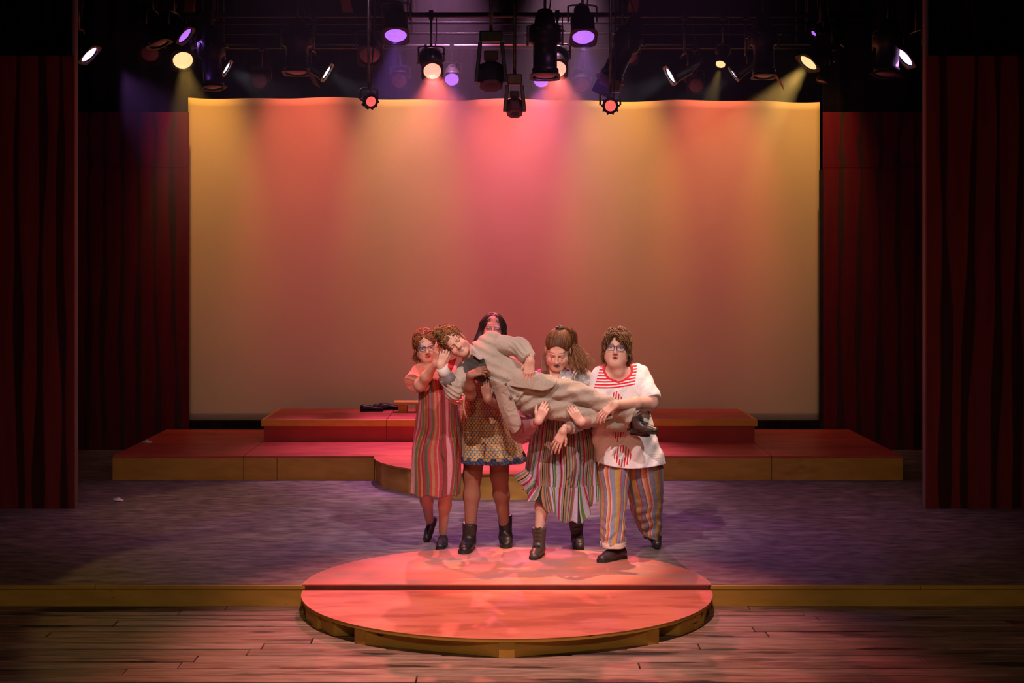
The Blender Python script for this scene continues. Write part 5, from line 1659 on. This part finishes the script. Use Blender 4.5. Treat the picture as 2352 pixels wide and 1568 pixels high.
# skirt
seqD = (((.58, .50, .66), 3), ((.04, .035, .05), 1), ((.55, .50, .36), .8), ((.10, .22, .08), 2.4), ((.60, .42, .18), .8), ((.42, .40, .60), 3.2), ((.55, .20, .10), 1.4), ((.04, .03, .05), .7), ((.60, .03, .14), 1.6), ((.60, .50, .55), 1.2), ((.30, .25, .25), 2.2),
        ((.58, .44, .20), .8), ((.03, .03, .05), 1.6), ((.50, .24, .12), 2.4), ((.10, .20, .07), 2.0), ((.38, .30, .32), 2.2), ((.30, .03, .12), 1.2), ((.50, .32, .14), 1.0), ((.12, .16, .07), 1.6), ((.45, .08, .12), 1.2))
M_strD = mat_stripes('multicoloured_striped_cotton', seqD, tint=.70)


def foldD(U, T): return T * (.045 * np.sin(U * 2 * PI * 9 + 1.5 * np.sin(T * 3)) + .02 * np.sin(U * 2 * PI * 16 + 2))


loft('skirt', [(950, 1238, 1350, 0, .12), (975, 1228, 1360, 0, .14), (1000, 1220, 1368, 0, .155), (1040, 1214, 1371, 0, .17), (1080, 1210, 1371, 0, .175), (1118, 1208, 1370, 0, .18)], M_strD, rD, dD, nu=340, nv=60, fold=foldD,
     su=lambda U, T: 9 * (U + .004 * np.sin(T * 9 + U * 20)))


def hemD(U, T):
    f = np.clip((U - .27) / .46, 0, 1)
    drop = np.interp(f, (0, .12, .30, .46, .62, .76, .86, 1), (.06, .02, -.05, -.13, -.175, -.13, -.03, .02))
    back = np.exp(-((U - 0) / .2) ** 2) + np.exp(-((U - 1) / .2) ** 2)
    return T * (drop * (1 - np.clip(back, 0, 1)) + .018 * np.sin(U * 2 * PI * 13 + 1))


loft('ruffle_tier', [(1110, 1207, 1371, 0, .180), (1122, 1203, 1374, 0, .195), (1136, 1202, 1376, 0, .205)], M_strD, rD, dD, nu=420, nv=40,
     fold=lambda U, T: foldD(U, 1.0) + T * (.075 * np.sin(U * 2 * PI * 9 + .5 + 3 * np.sin(U * 9)) + .03 * np.sin(U * 2 * PI * 23)), su=lambda U, T: 9 * (U * .98 + .022 * T * np.sin(U * 2 * PI * 6 + .6) + .01), hem=hemD)
sheet('flared_corner', [[J(1208, 1077, dD - .06), J(1218, 1088, dD - .10), J(1232, 1102, dD - .14)], [J(1194, 1084, dD - .05), J(1210, 1100, dD - .13), J(1224, 1116, dD - .15)], [J(1178, 1094, dD - .02), J(1194, 1110, dD - .10), J(1209, 1131, dD - .12)]], M_strD, rD,
      (.5, .5, .5), pat=lambda U, T: .95 - U * .8 - .03 * T)
footwear(rD, 'lace_up_boot', G(1242, 10.80), G(1223, 10.565), shaft=.050, ankle=at(1238.5, 1211, 10.745), col=(.075, .052, .042), laces=(.02, .016, .014), w=1.0, sole_h=.024)
footwear(rD, 'lace_up_boot', G(1324, 11.17), G(1331, 10.94), shaft=.054, ankle=at(1323, 1190, 11.11), col=(.040, .030, .030), laces=(.015, .012, .012), w=1.05, sole_h=.024)

# ------------------------------------------------------------------ person in the white tee at the right
dE = 10.84
hE = Head((1414.5, 798.5), dE - .03, -8, -4, 3, 1.06, 'open', 1.0)
neckE = J(1418, 856, dE)
PE = [cone(hE.w(0, .02, -.075), neckE, .062, .066, .03), cone(hE.w(0, -.035, -.100), neckE + np.array((0, -.055, .012)), .046, .045, .03)]
PE += torso(neckE, J(1382, 866, dE), J(1466, 862, dE), J(1425, 905, dE), J(1432, 985, dE), J(1412, 1040, dE), J(1470, 1040, dE), .100, .125, .12)
elE = J(1494, 924, dE - .14); wrE = J(1413, 929, 10.38)
PE += limb([J(1468, 864, dE), elE], [.056, .052]) + limb([elE, elE * .55 + wrE * .45, wrE], [.050, .042, .028])
elE2 = J(1374, 962, 10.68); wrE2 = J(1335, 969, 10.40)
PE += limb([J(1382, 870, dE), elE2], [.054, .046]) + limb([elE2, wrE2], [.042, .028])
PE += leg(J(1412, 1045, dE + .02), J(1410, 1155, dE - .09), at(1412, 1262, 10.61), .92) + leg(J(1470, 1045, dE + .02), J(1484, 1155, dE + .12), at(1499, 1232, 11.07), .92)
hdE1 = hand_prims(wrE, (-.80, -.03, -.58), (-.45, -.62, .62), -1, (.25, .35, .25), 1.15, .9, .98, stub=.003)
hdE2 = hand_prims(wrE2, (-.62, .05, .80), (-.1, -.98, -.1), 1, (.45, .6, .4), 1.1, .10, .93, stub=.004)
rE = person_body('person in glasses, white tee with red striped bib and striped trousers, at far right', (float(G(1440, dE)[0]), dE, 0), hE, PE, [hdE1, hdE2], (.66, .37, .29),
                 face_kw=dict(lip=(.48, .14, .14), brow=(.12, .06, .03), iris=(.05, .03, .02), blush=(.65, .25, .22), eye=(((.30, .16, .20), .35), ((.30, .16, .20), .35))))
capE = hE.cap([ell((0, .024, .042), (.080, .099, .089), .01), ell((-.070, -.02, .010), (.022, .05, .050), .03), ell((.072, -.02, .010), (.022, .05, .055), .03), ell((.030, -.062, .070), (.050, .035, .032), .02), ell((-.045, -.058, .062), (.028, .03, .032), .02), ell((.06, .045, -.035), (.032, .05, .052), .03), ell((-.06, .045, -.03), (.030, .05, .05), .03)],
              [ell((0, -.102, -.040), (.060, .072, .088), .010, op='-'), ell((-.012, -.105, .045), (.022, .04, .035), .012, op='-')],
              post=lambda X, Y, Z, D: D + .005 * wob(X, Y, Z, 3.0))
cE = ((.11, .045, .02), (.16, .07, .025), (.07, .03, .014), (.22, .11, .035))


def flowE(L): return np.stack([np.sign(L[:, 0] + .012) * (.7 - 5 * np.clip(np.abs(L[:, 0]) - .05, 0, .1)), -.35 - .3 * (L[:, 1] < .02), -.40 - 9 * np.clip(.07 - L[:, 2], 0, .1)], 1)


stE = grow(hE, *capE, 1000, .042, flowE, 35, curl=.0035, freq=12, lift=.005, end_lift=.004, rad=.0025, cols=cE) + grow(hE, *capE, 600, .065, flowE, 37, curl=.0035, freq=12, lift=.009, end_lift=.006, rad=.0024, cols=cE, keep=lambda c: c[:, 2] > .055) + grow(hE, *capE, 140, .04, flowE, 36, curl=.005, freq=14, lift=.012, end_lift=.014, rad=.0011, cols=cE)
hair(rE, [(capE[0], capE[1], None), strand_mesh('h', stE, rE)], (.09, .036, .016))
glasses(hE, rE, (.04, .035, .10), (.55, .55, .65), .0255, .0195, -.106, .0325, name='blue_glasses')
# tee
TEs = [cone(J(1386, 866, dE), J(1464, 862, dE), .072, .072, .03), cone(J(1400, 892, dE), J(1452, 892, dE), .128, .128, .06), cone(J(1402, 900, dE), J(1402, 1000, dE - .01), .118, .125, .05), cone(J(1448, 900, dE), J(1452, 1000, dE - .01), .128, .142, .05),
       cone(J(1418, 1000, dE - .01), J(1412, 1085, dE - .02), .150, .128, .06), cone(J(1452, 1000, dE), J(1476, 1085, dE), .150, .175, .06),
       cone(J(1466, 861, dE), J(1491, 914, dE - .12), .076, .082, .03), cone(J(1384, 866, dE), J(1374, 905, dE - .05), .074, .078, .03)]
sE0 = J(1492, 924, dE - .10); sEd = J(1500, 935, dE - .13) - J(1474, 868, dE); sEd /= np.linalg.norm(sEd)


def postE(X, Y, Z, D):
    px, py = pix(X, Y, Z)
    low = np.clip((py - 905) / 170, 0, 1)
    D = D + .0022 * wob(X, Y, Z, 1.5) + .012 * low * np.sin((px - 1440) * .115 + 2.0 * np.sin(py * .013)) * .6 + .003 * np.sin(px * .21 + py * .12)
    hem = 1076 - .0022 * (px - 1450) ** 2 * (px > 1450) * .8 - .0030 * (px - 1450) ** 2 * (px <= 1450) * .8
    D = np.maximum(D, (py - hem) / 332)
    sl = (X - sE0[0]) * sEd[0] + (Y - sE0[1]) * sEd[1] + (Z - sE0[2]) * sEd[2]
    D = np.maximum(D, np.where((px > 1481) & (py < 955) & (px > 1481 + (py - 935) * .8), sl - .008 - .0 * X, -1))
    nk = np.sqrt((X - neckE[0]) ** 2 + ((Y - neckE[1] + .045) * 1.0) ** 2 + (Z - neckE[2] - .018) ** 2)
    return np.maximum(D, .092 - nk)


V, Fq = soft_mesh(TEs, .0040, postE)
C = np.tile(np.array((.78, .74, .74)), (len(V), 1))
px, py = pix(V[:, 0], V[:, 1], V[:, 2]); front = V[:, 1] < dE - .005
nk = np.sqrt((V[:, 0] - neckE[0]) ** 2 + (V[:, 1] - neckE[1] + .045) ** 2 + (V[:, 2] - neckE[2] - .018) ** 2)
# red striped bib
ex = (px - 1364) / (1458 - 1364)
bot = 890 - 8 * np.clip(ex, 0, 1.2) + 4 * np.sin(np.clip(ex, 0, 1) * PI)
lef = 1364 + (890 - py) * .30; rig = 1459 + (884 - py) * .10
inside = np.minimum.reduce([bot + 1.5 - py, px - lef, rig - px])
phase = (bot - py) / 6.9
st = np.cos(2 * PI * (phase - .05)) * .55 + .52
pat = np.where(front & (inside > 0), st, 0.0)
pat = np.maximum(pat, np.clip((.1085 - nk) * 90 + .5, 0, 1.2) * (nk < .13))
# striped motifs printed on the front
def motif(cx, cy, shp, ang=0.0):
    dx, dy = px - cx, py - cy
    if shp == 'drop': r = 1 - np.abs(dx) / np.clip((dy + 26) * .85, .01, 20) - .0 * dy; r = np.where((dy > -26) & (dy < 22), r, -1)
    elif shp == 'heart': r = np.where((dy > -34) & (dy < 20), 1 - np.abs(dx + .12 * dy) / np.clip((20 - dy) * .62, .01, 24), -1)
    else: r = 1 - np.maximum((np.abs(dx) / 21) ** 1.6 + (np.abs(dy) / 26) ** 1.6, 0)
    s = np.cos(2 * PI * (dx + .10 * dy) / 6.1)
    v = np.where(r > .02, s * .8 + .5, 0)
    if shp == 'oval': v = np.where((dx + 3) ** 2 + (dy) ** 2 < 8.5 ** 2, 0, v)
    return np.where(front, v, 0)


for mtf in (motif(1414, 921, 'drop'), motif(1420, 996, 'heart'), motif(1430, 1047, 'oval')): pat = np.maximum(pat, mtf)
np_mesh('tee_shirt', V, Fq, M_tee, rE, C, pat)
# trousers
seqE = (((.25, .25, .34), 3.2), ((.55, .28, .08), 1.0), ((.42, .32, .08), 1.4), ((.60, .20, .10), 1.3), ((.42, .04, .10), .5), ((.22, .23, .32), 2.6), ((.45, .03, .10), .6), ((.62, .48, .44), 1.0), ((.62, .30, .08), 1.2), ((.55, .10, .10), 1.0), ((.62, .40, .36), .9))
M_strE = mat_stripes('grey_orange_striped_cotton', seqE, tint=.85)
M_hemE = mat_cloth('turned_up_hem', (.6, .4, .3))


def foldE(U, T):
    low = np.clip((T - .45) / .5, 0, 1)
    return .03 * np.sin(U * 2 * PI * 4 + 3 * T) + low * (.085 * np.sin(T * 62 + 3 * np.sin(U * 2 * PI * 2)) * (.6 + .4 * np.sin(U * 2 * PI * 3)) + .05 * np.sin(U * 2 * PI * 5 + T * 30))


loft('trouser_leg', [(1040, 1388, 1452, 0, .11), (1055, 1380, 1452, 0, .12), (1075, 1374, 1452, 0, .13), (1122, 1382, 1441, -.05, .105), (1184, 1380, 1435, -.14, .095), (1225, 1381, 1434, -.20, .09), (1253, 1381, 1436, -.235, .095)], M_strE, rE, dE, nu=260, nv=110, fold=foldE,
     su=lambda U, T: 4.4 * (U + .02 * np.sin(T * 8) + .05 * np.clip(T - .6, 0, 1) * np.sin(T * 25 + U * 6)))
loft('turned_up_hem', [(1243, 1380, 1436, -.225, .096), (1249, 1379, 1437, -.232, .099), (1255, 1381, 1437, -.237, .098)], M_hemE, rE, dE, nu=120, nv=8, fold=lambda U, T: .04 * np.sin(U * 2 * PI * 5 + 2), colour=(.60, .42, .34))
loft('trouser_leg', [(1040, 1440, 1506, 0.01, .11), (1055, 1437, 1516, .01, .12), (1075, 1437, 1523, .02, .13), (1122, 1441, 1522, .07, .115), (1184, 1453, 1518, .16, .10), (1215, 1467, 1517, .21, .09), (1240, 1480, 1516, .23, .085)], M_strE, rE, dE, nu=260, nv=110, fold=foldE,
     su=lambda U, T: 4.4 * (U + .14 + .02 * np.sin(T * 8) + .06 * np.clip(T - .5, 0, 1) * np.sin(T * 25 + U * 6)), hem=lambda U, T: -.03 * T * np.cos(2 * PI * U + .8))
footwear(rE, 'lace_up_shoe', G(1434, 10.66), G(1373, 10.475), col=(.045, .026, .024), laces=(.02, .014, .014), w=1.0, low=True, sole_h=.024)
footwear(rE, 'lace_up_shoe', at(1497, 1206, 11.16), at(1511, 1261, 10.985), up=(0, -.7, .7), col=(.035, .022, .022), laces=(.02, .014, .014), w=1.0, low=True)

# ------------------------------------------------------------------ the carried person
dC = 10.55
hC = Head((1046, 789.5), 10.52, 2, 6, -48, .93, 'smile')
neckC = J(1092, 818, dC)
shU = J(1128, 790, dC); shL = J(1073, 850, dC); chC = J(1112, 832, dC); waC = J(1158, 866, dC); hpU = J(1203, 884, dC); hpL = J(1190, 908, dC)
PC = [cone(hC.w(0, .02, -.07), neckC, .046, .05, .03)] + torso(neckC, shU, shL, chC, waC, hpU, hpL, .10, .095, .095)
elU = J(1196, 797, dC - .06); wrU = J(1218, 829, 10.40)
PC += limb([shU, elU], [.046, .040]) + limb([elU, wrU], [.038, .025])
elL = J(1043, 899, dC - .08); wrL = J(1011, 838, dC - .13)
PC += limb([shL, elL], [.046, .040]) + limb([elL, wrL], [.038, .025])
knU = J(1335, 905, dC - .02); anU = J(1450, 953, dC - .04); knL = J(1303, 946, dC - .02); anL = J(1438, 975, dC + .02)
PC += limb([hpU, knU, anU], [.080, .056, .034]) + limb([hpL, knL, anL], [.080, .056, .034])
hdC1 = hand_prims(wrU, (-.12, -.05, -1), (.10, -.95, .1), -1, (.18, .32, .22), .3, .75, 1.0)
hdC2 = hand_prims(wrL, (.35, .1, .92), (.15, -.9, .2), -1, (.6, .7, .5), .4, .8, .86, stub=.01)
rC = person_body('person in khaki jacket and trousers, carried lying across the arms of the others', (float(J(1200, 900, dC)[0]), dC, 0.0), hC, PC, [hdC1, hdC2], (.64, .35, .26),
                 face_kw=dict(lids='down', lip=(.42, .14, .12), brow=(.16, .08, .04), blush=(.70, .16, .12)))
rC.location.z = 0.0
capC = hC.cap([ell((0, .030, .046), (.082, .100, .090), .01), ell((-.03, .0, .135), (.034, .034, .030), .015), ell((.005, .01, .130), (.026, .03, .026), .015)], [ell((0, -.092, -.034), (.068, .078, .098), .01, op='-')],
              post=lambda X, Y, Z, D: D + .005 * wob(X, Y, Z, 3.2))
cC = ((.20, .09, .03), (.28, .14, .045), (.14, .06, .025), (.36, .19, .07))


def flowC(L): return np.array((-.02, .01, .15)) - L


stC = grow(hC, *capC, 640, .05, flowC, 45, curl=.005, freq=16, lift=.003, rad=.0022, cols=cC) + grow(hC, *capC, 120, .05, flowC, 46, curl=.006, freq=14, lift=.010, end_lift=.012, rad=.0011, cols=cC)
for k in range(90):                          # curls of the bun
    c = np.array((-.026, .003, .140)); r1 = np.random.default_rng(900 + k); a0, b0 = r1.uniform(0, 6.28, 2); P = []
    for s in np.linspace(0, 1, 10):
        an = a0 + s * 4.5; P.append(hC.w(*(c + .036 * np.array((math.cos(an) * math.cos(b0), math.sin(an), math.cos(an) * math.sin(b0))) * (1 + .15 * math.sin(s * 20)))))
    stC.append((np.array(P), .0026, np.array(cC[k % 4])))
hair(rC, [(capC[0], capC[1], None), strand_mesh('h', stC, rC)], (.10, .045, .02))
KH = (.41, .335, .27); KD = (.29, .235, .19)
# dark shirt under the jacket
V, Fq = soft_mesh([cone(neckC, chC, .066, .10, .04), cone(shU, chC, .066, .10, .04), cone(shL, chC, .066, .10, .04), cone(chC, waC, .110, .103, .05), cone(shL, shL * .7 + elL * .3, .058, .056, .03)], .007,
                  lambda X, Y, Z, D: np.maximum(D + .003 * wob(X, Y, Z, 1.6), .056 - np.sqrt((X - neckC[0] + .045) ** 2 + (Y - neckC[1] + .02) ** 2 + (Z - neckC[2] - .03) ** 2)))
np_mesh('dark_shirt', V, Fq, M_canvas, rC, (.07, .065, .06))
# jacket body, open along the chest
JC = [cone(neckC, chC, .080, .115, .04), cone(shU, neckC, .070, .070, .03), cone(shU, chC, .080, .120, .05), cone(chC, waC, .128, .118, .05), cone(waC, hpU, .118, .120, .05), cone(waC, hpL, .116, .112, .05)]


def postC(X, Y, Z, D):
    px, py = pix(X, Y, Z)
    D = D + .005 * wob(X, Y, Z, 1.3) + .004 * np.sin((px * .5 - py * .85) * .33 + 2 * np.sin(px * .03))
    edge = np.interp(py, (770, 789, 805, 827, 850, 868, 890, 930), (1074, 1081, 1096, 1113, 1120, 1124, 1128, 1132))
    D = np.maximum(D, np.where(Y < dC + .03, (edge - px) / 342, -1))
    D = np.maximum(D, (px * .8 + py * .6 - (1212 * .8 + 890 * .6)) / 342)
    return np.maximum(D, .062 - np.sqrt((X - neckC[0] + .05) ** 2 + (Y - neckC[1] + .02) ** 2 + (Z - neckC[2] - .035) ** 2))


V, Fq = soft_mesh(JC, .0052, postC)
C = np.tile(np.array(KH), (len(V), 1))
px, py = pix(V[:, 0], V[:, 1], V[:, 2])
bl = np.abs((px - 1140) * .6 - (py - 876) * .8)
C[(bl < 1.0) & (px > 1120) & (px < 1165)] *= .6  # shade of the belt crease, drawn as a darker line in the khaki
np_mesh('jacket', V, Fq, M_canvas, rC, C)


def sleeve(a, b, c, r, cut, col, f1=.004):
    a, b, c = (np.array(q, float) for q in (a, b, c))
    e = b * (1 - cut) + c * cut; dv = (c - b) / np.linalg.norm(c - b)

    def post(X, Y, Z, D):
        D = D + f1 * wob(X, Y, Z, 1.9) + .004 * np.sin(((X - b[0]) * .8 + (Z - b[2]) * 1.1) * 150 + 2 * np.sin(Y * 60)) * np.exp(-((X - b[0]) ** 2 + (Z - b[2]) ** 2) / .006)
        return np.maximum(D, np.where((X - b[0]) * dv[0] + (Y - b[1]) * dv[1] + (Z - b[2]) * dv[2] > 0, (X - e[0]) * dv[0] + (Y - e[1]) * dv[1] + (Z - e[2]) * dv[2], -1))
    V, Fq = soft_mesh([cone(a, b, r[0], r[1], .02), cone(b, c, r[1], r[2], .02)], .0048, post)
    o = np_mesh('jacket_sleeve', V, Fq, M_canvas, rC, col)
    return o, e, dv


o, e, dv = sleeve(shU, elU, wrU, (.072, .062, .050), .86, KH)
MB().lathe([(.036, -.038), (.050, -.036), (.053, -.018), (.050, .0), (.040, .002)], Matrix.Translation(Vector(e)) @ frame_z(dv), 24, caps=False).build('cuff', mat_paint('khaki_cuff', (.36, .30, .25), (.42, .35, .29), 30, rough=.85), o)
o, e, dv = sleeve(shL, elL, wrL, (.066, .060, .047), .56, (.42, .34, .28))
M_cuffd = mat_paint('dark_turned_cuff', (.13, .11, .11), (.2, .17, .16), 30, rough=.85)
MB().lathe([(.042, -.055), (.0555, -.054), (.055, -.02), (.051, .012), (.042, .014)], Matrix.Translation(Vector(e)) @ frame_z(dv), 24, caps=False).build('cuff', M_cuffd, o)
MB().lathe([(.034, -.018), (.043, -.016), (.040, .02), (.036, .042), (.030, .043)], Matrix.Translation(Vector(e + dv * .03)) @ frame_z(dv), 24, caps=False).build('wrist_wrap', mat_paint('white_wrap', (.66, .6, .55), (.74, .68, .62), 40, rough=.85), rC)
# collar
for g in ([[J(1078, 789, 10.44), J(1090, 797, 10.42), J(1104, 812, 10.405)], [J(1082, 797, 10.415), J(1093, 806, 10.40), J(1108, 824, 10.395)], [J(1082, 812, 10.42), J(1094, 820, 10.40), J(1100, 826, 10.40)]],):
    sheet('collar', g, M_canvas, rC, lambda U, T: np.where((T < .30)[..., None], np.array((.40, .30, .40)), np.array((.50, .42, .36))))
# front flap over the thigh and the tail hanging down
sheet('jacket_flap', [[J(1150, 860, 10.46), J(1185, 846, 10.43), J(1215, 852, 10.415), J(1245, 857, 10.43), J(1279, 873, 10.45)], [J(1156, 870, 10.44), J(1188, 862, 10.400), J(1218, 868, 10.40), J(1248, 874, 10.41), J(1279, 878, 10.43)],
                      [J(1161, 884, 10.43), J(1188, 889, 10.40), J(1218, 893, 10.40), J(1248, 897, 10.40), J(1270, 889, 10.42)]], M_canvas, rC, lambda U, T: np.where(((T > .95) | (U > .97))[..., None], np.array(KD), np.array(KH)))
sheet('jacket_tail', [[J(1122, 866, 10.42), J(1138, 874, 10.395), J(1152, 880, 10.39), J(1166, 889, 10.395)], [J(1136, 900, 10.45), J(1150, 905, 10.42), J(1164, 908, 10.41), J(1177, 912, 10.41)], [J(1148, 940, 10.47), J(1162, 942, 10.43), J(1176, 942, 10.42), J(1189, 942, 10.425)],
                      [J(1163, 972, 10.48), J(1174, 972, 10.44), J(1187, 970, 10.43), J(1197, 966, 10.44)], [J(1178, 996, 10.49), J(1183, 994, 10.46), J(1189, 989, 10.45), J(1195, 981, 10.455)]], M_canvas, rC, lambda U, T: np.where(((U > .93) | (T > .97))[..., None], np.array(KD), np.array(KH) * .95))
mb = MB()
for q in ((1162, 882.5, 10.392), (1173, 913, 10.40), (1189, 909, 10.40)):
    mb.lathe([(.001, .004), (.009, .003), (.0105, 0), (.001, -.002)], Matrix.Translation(Vector(J(*q))) @ frame_z((0, -1, .1)), 14, caps=False)
mb.build('buttons', mat_paint('dark_button', (.12, .07, .06), (.18, .11, .09), 40, rough=.35), rC)
# trousers
TC = limb([waC * .3 + hpU * .7, hpU], [.108, .112], .05) + [cone(hpU, knU, .106, .070, .03), cone(knU, anU, .068, .056, .012), cone(hpL, knL, .104, .070, .010), cone(knL, anL, .068, .058, .010)]
dvu = (anU - knU) / np.linalg.norm(anU - knU)


def postP(X, Y, Z, D):
    px, py = pix(X, Y, Z)
    D = D + .005 * wob(X, Y, Z, 1.3) + .006 * np.sin((px * .34 + py * .94) * .26 + 2.4 * np.sin(px * .021)) + .004 * np.sin((px * .9 - py * .5) * .16 + 1.5 * np.sin(py * .08))
    return np.maximum(D, (X - anU[0]) * dvu[0] + (Y - anU[1]) * dvu[1] + (Z - anU[2]) * dvu[2] - .012)


V, Fq = soft_mesh(TC, .0052, postP)
np_mesh('trousers', V, Fq, M_canvas, rC, (.38, .305, .245))
# shoes: soles towards the right
footwear(rC, 'lace_up_boot', J(1456, 986, dC - .02), J(1512, 996, dC - .12), up=(.45, -.55, .9), shaft=.046, ankle=anU + np.array((.02, -.01, .0)), col=(.050, .034, .030), laces=(.02, .016, .014), w=1.0)
footwear(rC, 'lace_up_boot', J(1450, 994, dC + .10), J(1494, 1001, dC + .0), up=(.2, -.6, .8), shaft=.040, ankle=anL + np.array((.02, 0, 0)), col=(.040, .028, .025), laces=(.02, .016, .014), w=1.0)
mb = MB()
mb.tube([J(1058, 909, 10.40), J(1062, 904, 10.385), J(1067, 908, 10.38), J(1066, 918, 10.38), J(1064, 930, 10.385), J(1067, 946, 10.39), J(1072, 960, 10.40)], .006, 8)
o = mb.build('twine_belt', mat_paint('tan_twine', (.42, .24, .12), (.55, .34, .18), 120, (1, 1, 6), rough=.9, bump=.5), rC)
bpy.context.view_layer.update()
